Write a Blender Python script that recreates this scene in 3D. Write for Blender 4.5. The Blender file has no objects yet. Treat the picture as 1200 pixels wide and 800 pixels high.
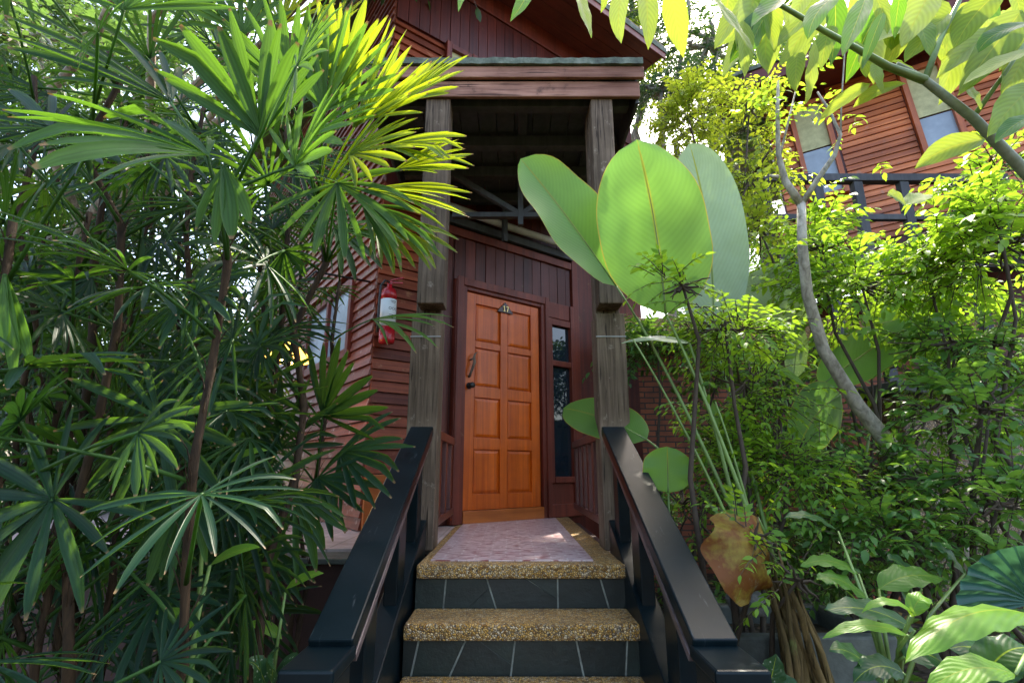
import bpy, math, random
import numpy as np
from mathutils import Vector, Matrix
R = math.radians
rng = random.Random(11)
S = bpy.context.scene
COL = S.collection
F, PITCH = 600.0, R(14.0)
CAMZ = 1.45
cp, sp = math.cos(PITCH), math.sin(PITCH)
V = Vector

def at(x, y, Y):
    """world point seen at photo pixel (x, y) at depth Y metres"""
    v = 400.0 - y
    yy = F*cp - v*sp
    zz = F*sp + v*cp
    k = Y/yy
    return V(((x-600.0)*k, Y, CAMZ + zz*k))
CR = V((1, 0, 0)); CU = V((0, -sp, cp)); CT = V((0, -cp, -sp))   # right, up, towards the viewpoint

# ------------------------------------------------------------------ materials
def newmat(name):
    m = bpy.data.materials.new(name); m.use_nodes = True
    nt = m.node_tree
    b = nt.nodes['Principled BSDF']
    return m, nt, b
def N(nt, t, **kw):
    n = nt.nodes.new(t)
    for k, v in kw.items():
        if k.startswith('i_'):
            key = k[2:]
            n.inputs[int(key) if key.isdigit() else key.replace('_', ' ')].default_value = v
        else:
            setattr(n, k, v)
    return n
def ramp(nt, fac, stops, interp='LINEAR'):
    n = nt.nodes.new('ShaderNodeValToRGB'); n.color_ramp.interpolation = interp
    e = n.color_ramp.elements
    while len(e) > 1: e.remove(e[-1])
    e[0].position = stops[0][0]; e[0].color = (*stops[0][1], 1)
    for p, c in stops[1:]:
        q = e.new(p); q.color = (*c, 1)
    nt.links.new(fac, n.inputs['Fac'])
    return n.outputs['Color']
def mapping(nt, scale=(1, 1, 1), rot=(0, 0, 0), src='Object'):
    tc = N(nt, 'ShaderNodeTexCoord'); mp = N(nt, 'ShaderNodeMapping')
    mp.inputs['Scale'].default_value = scale; mp.inputs['Rotation'].default_value = rot
    nt.links.new(tc.outputs[src], mp.inputs['Vector'])
    return mp.outputs['Vector']
def noise(nt, vec, scale, detail=4, rough=.6, dist=0):
    n = N(nt, 'ShaderNodeTexNoise', i_Scale=scale, i_Detail=detail, i_Roughness=rough, i_Distortion=dist)
    nt.links.new(vec, n.inputs['Vector']); return n
def mixc(nt, fac, a, b, mode='MIX'):
    n = N(nt, 'ShaderNodeMix', data_type='RGBA', blend_type=mode)
    for s, v in ((0, fac), (6, a), (7, b)):
        if hasattr(v, 'is_output'): nt.links.new(v, n.inputs[s])
        elif isinstance(v, (int, float)): n.inputs[s].default_value = v
        else: n.inputs[s].default_value = (*v, 1)
    return n.outputs[2]
def bump(nt, b, h, strength=.3, dist=.01):
    n = N(nt, 'ShaderNodeBump', i_Strength=strength, i_Distance=dist)
    nt.links.new(h, n.inputs['Height']); nt.links.new(n.outputs['Normal'], b.inputs['Normal']); return n

def wood(name, dark, light, rough=.35, grain=(30, 30, 1.2), worn=None, bmp=.15, spec=.5, worn_lo=.58, cracks=0, board=0):
    """grain runs along the local axis with the small scale"""
    m, nt, b = newmat(name)
    v = mapping(nt, grain)
    n1 = noise(nt, v, 1.0, 6, .62, .6)
    c = ramp(nt, n1.outputs['Fac'], [(.28, dark), (.72, light)])
    v2 = mapping(nt, (1, 1, 1))
    n2 = noise(nt, v2, 2.3, 5, .65)
    c = mixc(nt, ramp(nt, n2.outputs['Fac'], [(.35, (0, 0, 0)), (.75, (.55, .55, .55))]), c, tuple(x*.45 for x in dark))
    if cracks:
        n4 = noise(nt, mapping(nt, tuple(q*1.5 for q in grain)), 1.0, 3, .5, .3)
        c = mixc(nt, ramp(nt, n4.outputs['Fac'], [(.60, (0, 0, 0)), (.67, (cracks,)*3)]), c, tuple(x*.25 for x in dark))
        n7 = noise(nt, v2, 1.1, 4, .6)
        c = mixc(nt, ramp(nt, n7.outputs['Fac'], [(.42, (0, 0, 0)), (.7, (.75,)*3)]), c, tuple(x*.55 for x in dark))
    if worn:
        n3 = noise(nt, v2, 9, 8, .7)
        c = mixc(nt, ramp(nt, n3.outputs['Fac'], [(worn_lo, (0, 0, 0)), (worn_lo+.13, (.8, .8, .8))]), c, worn)
    if board:
        ba = N(nt, 'ShaderNodeAttribute', attribute_name='rnd')
        c = mixc(nt, 1.0, c, ramp(nt, ba.outputs['Fac'], [(0, (1-board, 1-board*1.1, 1-board*1.1)), (.5, (1, 1, 1)), (1, (1+board*.9, 1+board*1.1, 1+board*1.2))]), 'MULTIPLY')
    nt.links.new(c, b.inputs['Base Color'])
    rr = N(nt, 'ShaderNodeMapRange', i_3=rough*.75, i_4=min(1, rough*1.5))
    nt.links.new(n2.outputs['Fac'], rr.inputs[0]); nt.links.new(rr.outputs[0], b.inputs['Roughness'])
    b.inputs['Specular IOR Level'].default_value = spec
    bump(nt, b, n1.outputs['Fac'], bmp, .006)
    return m

def plain(name, col, rough=.5, metal=0, var=.3, scale=6, bmp=0):
    m, nt, b = newmat(name)
    v = mapping(nt)
    n = noise(nt, v, scale, 5, .65)
    c = ramp(nt, n.outputs['Fac'], [(.3, tuple(x*(1-var) for x in col)), (.7, tuple(min(1, x*(1+var)) for x in col))])
    nt.links.new(c, b.inputs['Base Color'])
    b.inputs['Roughness'].default_value = rough; b.inputs['Metallic'].default_value = metal
    if bmp: bump(nt, b, n.outputs['Fac'], bmp, .02)
    return m

def pebble(name, cols, scale=75, grout=(.03, .022, .015), rough=.45):
    m, nt, b = newmat(name)
    v = mapping(nt)
    d = noise(nt, v, 14, 2)
    vv = N(nt, 'ShaderNodeVectorMath', operation='MULTIPLY_ADD')
    nt.links.new(d.outputs['Color'], vv.inputs[0]); vv.inputs[1].default_value = (.02, .02, .02); nt.links.new(v, vv.inputs[2])
    vo = N(nt, 'ShaderNodeTexVoronoi', i_Scale=scale); nt.links.new(vv.outputs[0], vo.inputs['Vector'])
    ve = N(nt, 'ShaderNodeTexVoronoi', feature='DISTANCE_TO_EDGE', i_Scale=scale); nt.links.new(vv.outputs[0], ve.inputs['Vector'])
    sx = N(nt, 'ShaderNodeSeparateColor'); nt.links.new(vo.outputs['Color'], sx.inputs[0])
    c = ramp(nt, sx.outputs[0], cols)
    big = noise(nt, v, 4, 4)
    c = mixc(nt, ramp(nt, big.outputs['Fac'], [(.45, (0, 0, 0)), (.75, (.5, .5, .5))]), c, (.06, .045, .03))
    e = ramp(nt, ve.outputs['Distance'], [(.02, (0, 0, 0)), (.14, (1, 1, 1))])
    c = mixc(nt, e, grout, c)
    nt.links.new(c, b.inputs['Base Color']); b.inputs['Roughness'].default_value = rough
    h = ramp(nt, ve.outputs['Distance'], [(0, (0, 0, 0)), (.4, (1, 1, 1))])
    bump(nt, b, h, .8, .006)
    return m

def leafmat(name, cols, trans, tf=.4, rough=.38, stripe=None, tipbrown=False, spots=False, spec=.3, edge=None, sd_=.9, patch=None):
    m, nt, b = newmat(name)
    out = nt.nodes['Material Output']
    at_ = N(nt, 'ShaderNodeAttribute', attribute_name='rnd')
    c = ramp(nt, at_.outputs['Fac'], cols)
    g = N(nt, 'ShaderNodeNewGeometry')
    tc = N(nt, 'ShaderNodeTexCoord')
    n = noise(nt, tc.outputs['Object'], 7, 4, .6)
    c = mixc(nt, ramp(nt, n.outputs['Fac'], [(.35, (0, 0, 0)), (.8, (.45, .45, .45))]), c, tuple(x*.6 for x in cols[0][1]))
    tr = ramp(nt, at_.outputs['Fac'], [(0, tuple(x*.75 for x in trans)), (1, trans)])
    uv = N(nt, 'ShaderNodeSeparateXYZ'); nt.links.new(tc.outputs['UV'], uv.inputs[0])
    def mth(op, a, bb=None):
        q = N(nt, 'ShaderNodeMath', operation=op)
        for i, z in enumerate((a, bb)):
            if z is None: continue
            if hasattr(z, 'is_output'): nt.links.new(z, q.inputs[i])
            else: q.inputs[i].default_value = z
        return q.outputs[0]
    hgt = None
    if stripe:
        kind, fr = stripe
        if kind == 'along':
            ph = mth('MULTIPLY', uv.outputs[0], fr)
        else:                                   # veins sweeping from the midrib to the edge
            a = mth('ABSOLUTE', mth('SUBTRACT', uv.outputs[0], .5))
            ph = mth('MULTIPLY', mth('SUBTRACT', uv.outputs[1], mth('MULTIPLY', mth('POWER', a, 1.25), .75)), fr)
        s = mth('MULTIPLY_ADD', mth('SINE', ph), .5); nt.nodes[-1]
        q = s.node; q.inputs[2].default_value = .5
        hgt = s
        dk = ramp(nt, s, [(0, (sd_,)*3), (1, (1.0, 1.0, 1.0))])
        c = mixc(nt, 1.0, c, dk, 'MULTIPLY'); tr = mixc(nt, 1.0, tr, dk, 'MULTIPLY')
        # midrib
        a2 = mth('ABSOLUTE', mth('SUBTRACT', uv.outputs[0], .5))
        mr = ramp(nt, a2, [(.008, (1, 1, 1)), (.022, (0, 0, 0))])
        if kind != 'along':
            c = mixc(nt, mr, c, (.22, .30, .03)); tr = mixc(nt, mr, tr, (.55, .55, .05))
    if edge:
        a3 = mth('ABSOLUTE', mth('SUBTRACT', uv.outputs[0], .5))
        em = ramp(nt, a3, [(.488, (0, 0, 0)), (.496, (1, 1, 1))])
        c = mixc(nt, em, c, edge); tr = mixc(nt, em, tr, edge)
    if patch:
        n5 = noise(nt, tc.outputs['Object'], 9, 6, .65)
        pm = ramp(nt, n5.outputs['Fac'], [(.42, (0, 0, 0)), (.55, (1, 1, 1))])
        c = mixc(nt, pm, c, patch); tr = mixc(nt, pm, tr, tuple(q*1.3 for q in patch))
        n6 = noise(nt, tc.outputs['Object'], 16, 6, .7)
        pm2 = ramp(nt, n6.outputs['Fac'], [(.60, (0, 0, 0)), (.68, (.9, .9, .9))])
        c = mixc(nt, pm2, c, (.30, .24, .16)); tr = mixc(nt, pm2, tr, (.1, .06, .03))
    if tipbrown:
        nz = noise(nt, tc.outputs['Object'], 25, 2)
        s2 = mth('ADD', uv.outputs[1], mth('MULTIPLY', mth('SUBTRACT', nz.outputs['Fac'], .5), .12))
        tb = ramp(nt, s2, [(.955, (0, 0, 0)), (.985, (1, 1, 1))])
        c = mixc(nt, tb, c, (.26, .17, .08)); tr = mixc(nt, tb, tr, (.15, .09, .03))
    if spots:
        vz = N(nt, 'ShaderNodeTexVoronoi', i_Scale=spots); nt.links.new(tc.outputs['Object'], vz.inputs['Vector'])
        sm = ramp(nt, vz.outputs['Distance'], [(.16, (.8, .8, .8)), (.24, (0, 0, 0))])
        c = mixc(nt, sm, c, (.5, .55, .4))
    nt.links.new(c, b.inputs['Base Color'])
    b.inputs['Roughness'].default_value = rough
    b.inputs['Specular IOR Level'].default_value = spec
    if hgt is not None: bump(nt, b, hgt, .16, .003)
    else: bump(nt, b, n.outputs['Fac'], .2, .01)
    t = N(nt, 'ShaderNodeBsdfTranslucent'); nt.links.new(tr, t.inputs['Color'])
    mx = N(nt, 'ShaderNodeMixShader', i_0=tf)
    nt.links.new(b.outputs[0], mx.inputs[1]); nt.links.new(t.outputs[0], mx.inputs[2])
    nt.links.new(mx.outputs[0], out.inputs['Surface'])
    return m

M = {}
RED_D, RED_L = (.055, .012, .008), (.17, .040, .022)
M['siding'] = wood('varnished_siding', (.13, .022, .009), (.36, .080, .028), .48, (1.0, 30, 30), worn=(.34, .15, .07), spec=.3, worn_lo=.6, board=.38)
M['siding_side'] = wood('varnished_siding_side', (.13, .024, .010), (.34, .08, .032), .40, (30, 1.0, 30), worn=(.56, .44, .38), spec=.6, worn_lo=.57, board=.3)  # pale weathering that also paints the sky sheen of this face
M['plank'] = wood('vertical_planks', (.050, .008, .006), (.15, .026, .014), .38, (26, 26, .8), worn=(.16, .12, .05), worn_lo=.62, spec=.35, board=.3)
M['trim'] = wood('red_trim', (.09, .015, .009), (.24, .044, .022), .42, (22, 22, .9), worn=(.30, .15, .09), worn_lo=.63, spec=.35)
M['soffit'] = wood('soffit_boards', (.09, .014, .011), (.20, .034, .024), .5, (1, 26, 26))
M['door'] = wood('orange_door', (.44, .062, .003), (.76, .145, .008), .30, (26, 26, .9), bmp=.06, spec=.4)
M['panel_low'] = wood('orange_board', (.34, .07, .008), (.60, .17, .024), .38, (1, 18, 18), bmp=.08)
M['post'] = wood('weathered_post', (.075, .050, .034), (.32, .23, .16), .78, (40, 40, 1.8), worn=(.46, .38, .30), bmp=1.0, spec=.2, worn_lo=.60, cracks=.9)
M['fascia'] = wood('weathered_fascia', (.17, .065, .042), (.52, .27, .19), .65, (1.4, 34, 34), worn=(.04, .025, .02), bmp=.8, spec=.3, cracks=.85)
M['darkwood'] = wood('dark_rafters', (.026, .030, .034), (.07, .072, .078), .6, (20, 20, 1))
M['edge'] = wood('worn_sheen_rail_edge', (.05, .035, .036), (.19, .14, .14), .35, (20, 1, 20))  # greyish lilac paints the sheen along the inner rail edge, besides wear
M['balus'] = wood('dark_red_rail', (.06, .02, .018), (.15, .06, .055), .28, (20, 20, 1))  # dark red wood of the porch side railings
M['pole'] = plain('pale_pole', (.42, .42, .40), .5, 0, .25)
M['metal'] = plain('dark_metal', (.03, .03, .03), .35, .6, .2)
M['brass'] = plain('brass', (.45, .33, .13), .3, .85, .2)
M['plaque'] = plain('dark_plaque', (.04, .015, .015), .35)
M['white'] = plain('white_label', (.72, .74, .72), .45, 0, .06)
M['redpaint'] = plain('red_paint', (.42, .012, .018), .25, 0, .12)
M['blackpl'] = plain('black_rubber', (.012, .012, .013), .45)
M['curtain'] = plain('yellow_curtain', (.48, .46, .24), .8, 0, .25, 9)
M['maroon'] = plain('maroon_render', (.045, .015, .014), .6, 0, .35, 5, .2)
M['stone'] = plain('grey_stone', (.075, .085, .075), .7, 0, .5, 7, .5)
M['rock'] = plain('rock', (.16, .16, .15), .8, 0, .5, 14, .8)
M['fibre'] = wood('palm_fibre', (.012, .008, .005), (.075, .044, .022), .85, (55, 55, 10), bmp=1.0, spec=.2)
M['bark'] = wood('grey_bark', (.17, .145, .11), (.58, .53, .44), .8, (30, 30, 16), worn=(.06, .065, .03), bmp=1.0, spec=.2, worn_lo=.54)
M['twig'] = plain('brown_twig', (.045, .03, .018), .8, 0, .4, 20)
M['greenstem'] = plain('green_stem', (.12, .20, .045), .45, 0, .35, 9)
M['greybranch'] = wood('grey_green_branch', (.10, .13, .07), (.27, .30, .21), .55, (18, 18, 18), bmp=.3)
M['sheath'] = wood('dry_sheath', (.05, .035, .014), (.27, .18, .07), .8, (45, 45, 4), worn=(.14, .17, .05), bmp=1.0, spec=.2, cracks=.8)

def slab_mat():
    m, nt, b = newmat('dark_slate')
    at_ = N(nt, 'ShaderNodeAttribute', attribute_name='rnd')
    v = mapping(nt)
    n = noise(nt, v, 9, 8, .72)
    c = ramp(nt, n.outputs['Fac'], [(.3, (.002, .006, .005)), (.6, (.007, .015, .013)), (.8, (.020, .032, .028))])
    c = mixc(nt, 1.0, c, ramp(nt, at_.outputs['Fac'], [(0, (.6, .7, .7)), (1, (1.5, 1.45, 1.3))]), 'MULTIPLY')
    n2 = noise(nt, v, 38, 5, .7)
    c = mixc(nt, ramp(nt, n2.outputs['Fac'], [(.68, (0, 0, 0)), (.75, (.5,)*3)]), c, (.12, .13, .12))
    nt.links.new(c, b.inputs['Base Color']); b.inputs['Roughness'].default_value = .45
    bump(nt, b, n.outputs['Fac'], .6, .008)
    return m
M['slab'] = slab_mat()
M['mortar'] = plain('pale_mortar', (.24, .25, .21), .85, 0, .5, 12, .5)

def black_paint():
    m, nt, b = newmat('black_paint')
    v = mapping(nt)
    n = noise(nt, v, 3, 6, .7)
    c = ramp(nt, n.outputs['Fac'], [(.3, (.002, .006, .008)), (.75, (.006, .014, .018))])
    v2 = mapping(nt, (60, 7, 7))
    n2 = noise(nt, v2, 1, 6, .75)
    sc = ramp(nt, n2.outputs['Fac'], [(.63, (0, 0, 0)), (.72, (.8, .8, .8))])
    n3 = noise(nt, v, 45, 4, .8)
    sp_ = ramp(nt, n3.outputs['Fac'], [(.72, (0, 0, 0)), (.76, (.5, .5, .5))])
    c = mixc(nt, sc, c, (.07, .085, .09)); c = mixc(nt, sp_, c, (.16, .16, .15))
    nt.links.new(c, b.inputs['Base Color'])
    rr = N(nt, 'ShaderNodeMapRange', i_3=.24, i_4=.42); b.inputs['Specular IOR Level'].default_value = .16; nt.links.new(n.outputs['Fac'], rr.inputs[0])
    nt.links.new(rr.outputs[0], b.inputs['Roughness'])
    bump(nt, b, n3.outputs['Fac'], .06, .002)
    return m
M['black'] = black_paint()

def slate():
    m, nt, b = newmat('slate_riser')
    v = mapping(nt, (1, 0.02, 1))
    d = noise(nt, v, 3, 3)
    vv = N(nt, 'ShaderNodeVectorMath', operation='MULTIPLY_ADD'); nt.links.new(d.outputs['Color'], vv.inputs[0])
    vv.inputs[1].default_value = (.10, .1, .14); nt.links.new(v, vv.inputs[2])
    mp = N(nt, 'ShaderNodeMapping'); mp.inputs['Scale'].default_value = (5.2, 1, 3.4)
    nt.links.new(vv.outputs[0], mp.inputs['Vector'])
    ve = N(nt, 'ShaderNodeTexVoronoi', feature='DISTANCE_TO_EDGE', i_Scale=1); nt.links.new(mp.outputs[0], ve.inputs['Vector'])
    vo = N(nt, 'ShaderNodeTexVoronoi', i_Scale=1); nt.links.new(mp.outputs[0], vo.inputs['Vector'])
    n = noise(nt, mapping(nt), 12, 6, .7)
    c = ramp(nt, n.outputs['Fac'], [(.3, (.004, .009, .009)), (.75, (.016, .026, .026))])
    c = mixc(nt, .25, c, vo.outputs['Color'], 'SOFT_LIGHT')
    e = ramp(nt, ve.outputs['Distance'], [(.006, (1, 1, 1)), (.016, (0, 0, 0))])
    c = mixc(nt, e, c, (.24, .26, .22))
    nt.links.new(c, b.inputs['Base Color']); b.inputs['Roughness'].default_value = .42
    bump(nt, b, n.outputs['Fac'], .35, .006)
    return m
M['slate'] = slate()
M['pebble'] = pebble('pebble_wash', [(0, (.22, .09, .018)), (.3, (.62, .33, .06)), (.6, (.74, .45, .14)), (.85, (.80, .62, .38)), (1, (.24, .14, .07))], 105)
M['pebble_wall'] = pebble('pebble_wash_wall', [(0, (.08, .06, .04)), (.4, (.34, .21, .09)), (.8, (.46, .33, .19)), (1, (.1, .08, .06))], 55)

def tile():
    m, nt, b = newmat('pink_tile')
    v = mapping(nt)
    br = N(nt, 'ShaderNodeTexBrick', i_Scale=1.0, i_5=.003)
    br.inputs['Brick Width'].default_value = .16; br.inputs['Row Height'].default_value = .055
    br.inputs['Color1'].default_value = (.66, .52, .52, 1); br.inputs['Color2'].default_value = (.54, .39, .40, 1)
    br.inputs['Mortar'].default_value = (.72, .66, .64, 1); br.inputs['Mortar Size'].default_value = .005
    nt.links.new(v, br.inputs['Vector'])
    v2 = mapping(nt, (15, 46, 1), (0, 0, .05))
    n = noise(nt, v2, 1, 4, .55, .4)
    st = ramp(nt, n.outputs['Fac'], [(.52, (0, 0, 0)), (.58, (.95, .95, .95))])
    c = mixc(nt, st, br.outputs['Color'], (.24, .05, .06))
    nt.links.new(c, b.inputs['Base Color']); b.inputs['Roughness'].default_value = .3
    bump(nt, b, br.outputs['Fac'], -.2, .004)
    return m
M['tile'] = tile()

def brick(name, c1, c2, mort, bw=.22, rh=.065, ms=.008):
    m, nt, b = newmat(name)
    v = mapping(nt, (1, 1, 1), (R(90), 0, 0))
    d = noise(nt, v, 10, 3)
    vv = N(nt, 'ShaderNodeVectorMath', operation='MULTIPLY_ADD'); nt.links.new(d.outputs['Color'], vv.inputs[0])
    vv.inputs[1].default_value = (.01, .008, .01); nt.links.new(v, vv.inputs[2])
    br = N(nt, 'ShaderNodeTexBrick', i_Scale=1.0)
    br.inputs['Brick Width'].default_value = bw; br.inputs['Row Height'].default_value = rh
    br.inputs['Color1'].default_value = (*c1, 1); br.inputs['Color2'].default_value = (*c2, 1); br.inputs['Mortar'].default_value = (*mort, 1)
    br.inputs['Mortar Size'].default_value = ms; br.inputs['Bias'].default_value = -.1
    nt.links.new(vv.outputs[0], br.inputs['Vector'])
    n = noise(nt, mapping(nt), 3, 6, .7)
    c = mixc(nt, ramp(nt, n.outputs['Fac'], [(.4, (0, 0, 0)), (.75, (.7, .7, .7))]), br.outputs['Color'], (.05, .03, .022))
    nt.links.new(c, b.inputs['Base Color']); b.inputs['Roughness'].default_value = .75
    bump(nt, b, br.outputs['Fac'], -.7, .012)
    return m
M['brick'] = brick('red_brick', (.40, .11, .045), (.24, .06, .03), (.055, .035, .028))
M['paver'] = brick('terrace_paver', (.50, .40, .38), (.40, .30, .28), (.32, .27, .25), .2, .1, .006)

def mossy():
    m, nt, b = newmat('mossy_roof')
    n = noise(nt, mapping(nt), 9, 7, .7)
    c = ramp(nt, n.outputs['Fac'], [(.3, (.04, .045, .038)), (.5, (.10, .125, .09)), (.7, (.22, .24, .19))])
    nt.links.new(c, b.inputs['Base Color']); b.inputs['Roughness'].default_value = .85
    bump(nt, b, n.outputs['Fac'], .6, .02); return m
M['moss'] = mossy()

def soil():
    m, nt, b = newmat('soil_litter')
    v = mapping(nt)
    n = noise(nt, v, 4, 8, .7); vo = N(nt, 'ShaderNodeTexVoronoi', i_Scale=22); nt.links.new(v, vo.inputs['Vector'])
    c = ramp(nt, n.outputs['Fac'], [(.3, (.016, .012, .008)), (.6, (.05, .036, .022)), (.8, (.035, .05, .014))])
    sx = N(nt, 'ShaderNodeSeparateColor'); nt.links.new(vo.outputs['Color'], sx.inputs[0])
    c = mixc(nt, ramp(nt, sx.outputs[0], [(.7, (0, 0, 0)), (.9, (.6, .6, .6))]), c, (.11, .065, .03))
    nt.links.new(c, b.inputs['Base Color']); b.inputs['Roughness'].default_value = .9
    bump(nt, b, vo.outputs['Distance'], .6, .03); return m
M['soil'] = soil()

def glass(name, col, rough=.04):
    m, nt, b = newmat(name)
    n = noise(nt, mapping(nt), 5, 3)
    c = ramp(nt, n.outputs['Fac'], [(.3, tuple(x*.7 for x in col)), (.7, col)])
    nt.links.new(c, b.inputs['Base Color'])
    b.inputs['Roughness'].default_value = rough; b.inputs['Specular IOR Level'].default_value = .7
    bump(nt, b, n.outputs['Fac'], .03, .01); return m
M['glass'] = glass('dark_glass', (.012, .020, .028))
M['frost'] = glass('frosted_glass', (.30, .36, .42), .25)
m, nt, b = newmat('lit_amber_shade')
b.inputs['Base Color'].default_value = (.6, .3, .05, 1); b.inputs['Emission Color'].default_value = (1, .5, .08, 1); b.inputs['Emission Strength'].default_value = 1.2
M['amber'] = m
m, nt, b = newmat('lit_bulb')
b.inputs['Base Color'].default_value = (.9, .8, .5, 1); b.inputs['Emission Color'].default_value = (1, .75, .35, 1); b.inputs['Emission Strength'].default_value = 9
M['bulb'] = m

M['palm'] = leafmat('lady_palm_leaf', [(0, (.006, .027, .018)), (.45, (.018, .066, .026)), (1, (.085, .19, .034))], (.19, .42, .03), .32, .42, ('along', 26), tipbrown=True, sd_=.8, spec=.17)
M['palm_sunlit'] = leafmat('sunlit_palm_leaf', [(0, (.085, .19, .02)), (1, (.18, .30, .03))], (.52, .66, .02), .5, .4, ('along', 26), tipbrown=True, sd_=.85)  # yellower copy of the palm leaf, sunlight put into its colour
M['paddle'] = leafmat('paddle_leaf', [(0, (.085, .20, .045)), (1, (.17, .36, .07))], (.31, .66, .09), .46, .34, ('vein', 165), sd_=.93, edge=(.55, .42, .05))
M['paddle_pale'] = leafmat('paddle_leaf_pale_sheen', [(0, (.30, .42, .27)), (1, (.46, .56, .42))], (.35, .55, .10), .30, .30, ('vein', 165), sd_=.93)  # whitish tone of pale leaves, also paints the sheen on the rear leaf
M['paddle_spot'] = leafmat('paddle_leaf_spotted', [(0, (.16, .27, .14)), (1, (.25, .36, .2))], (.30, .5, .08), .35, .35, ('vein', 200), spots=60)
M['dead'] = leafmat('dry_leaf', [(0, (.26, .20, .03)), (.5, (.30, .20, .03)), (1, (.24, .26, .05))], (.62, .36, .02), .3, .55, ('vein', 70), sd_=.82, patch=(.17, .055, .010))
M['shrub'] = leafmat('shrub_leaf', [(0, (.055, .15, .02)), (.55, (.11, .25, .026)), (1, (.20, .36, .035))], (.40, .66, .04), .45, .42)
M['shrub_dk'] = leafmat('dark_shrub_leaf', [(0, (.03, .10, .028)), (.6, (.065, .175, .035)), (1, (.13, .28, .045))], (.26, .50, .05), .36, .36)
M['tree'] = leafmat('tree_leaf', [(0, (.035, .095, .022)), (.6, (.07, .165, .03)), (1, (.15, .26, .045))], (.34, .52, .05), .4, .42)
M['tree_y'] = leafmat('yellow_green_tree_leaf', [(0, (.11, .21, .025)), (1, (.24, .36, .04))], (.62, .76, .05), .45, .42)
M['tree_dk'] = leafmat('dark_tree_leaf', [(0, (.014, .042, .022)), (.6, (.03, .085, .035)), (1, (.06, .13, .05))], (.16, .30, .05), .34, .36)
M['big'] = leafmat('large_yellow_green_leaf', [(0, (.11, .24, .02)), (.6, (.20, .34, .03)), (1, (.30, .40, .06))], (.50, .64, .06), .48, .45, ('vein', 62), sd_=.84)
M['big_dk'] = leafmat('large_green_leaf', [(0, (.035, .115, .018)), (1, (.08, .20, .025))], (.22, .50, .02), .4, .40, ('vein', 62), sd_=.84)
M['blue'] = leafmat('blue_green_fan_leaf', [(0, (.018, .075, .055)), (1, (.035, .12, .085))], (.08, .25, .10), .22, .30, ('along', 4))
M['lush'] = leafmat('bright_understory_leaf', [(0, (.06, .17, .022)), (1, (.14, .30, .03))], (.36, .62, .03), .42, .36, ('vein', 60))
M['lush_dk'] = leafmat('dark_understory_leaf', [(0, (.018, .066, .024)), (1, (.045, .12, .04))], (.14, .32, .04), .33, .32, ('vein', 60))
M['variegated'] = leafmat('spotted_leaf', [(0, (.02, .07, .03)), (1, (.05, .13, .05))], (.14, .3, .05), .3, .3, ('vein', 60), spots=75)
M['litter'] = leafmat('fallen_leaf', [(0, (.10, .055, .02)), (.6, (.22, .12, .035)), (1, (.30, .22, .07))], (.3, .16, .03), .2, .7)

# ------------------------------------------------------------------ objects
def rootloc(o):
    l = V((0, 0, 0))
    while o is not None:
        l = l + o.location; o = o.parent
    return l
def tag(o, label=None, cat=None, group=None, kind=None):
    for k, v in (('label', label), ('category', cat), ('group', group), ('kind', kind)):
        if v: o[k] = v
    return o
def thing(name, label, cat, loc=(0, 0, 0), rz=0, group=None, kind=None):
    o = bpy.data.objects.new(name, None); COL.objects.link(o); o.empty_display_size = .1
    o.location = loc; o.rotation_euler = (0, 0, rz)
    return tag(o, label, cat, group, kind)

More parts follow.
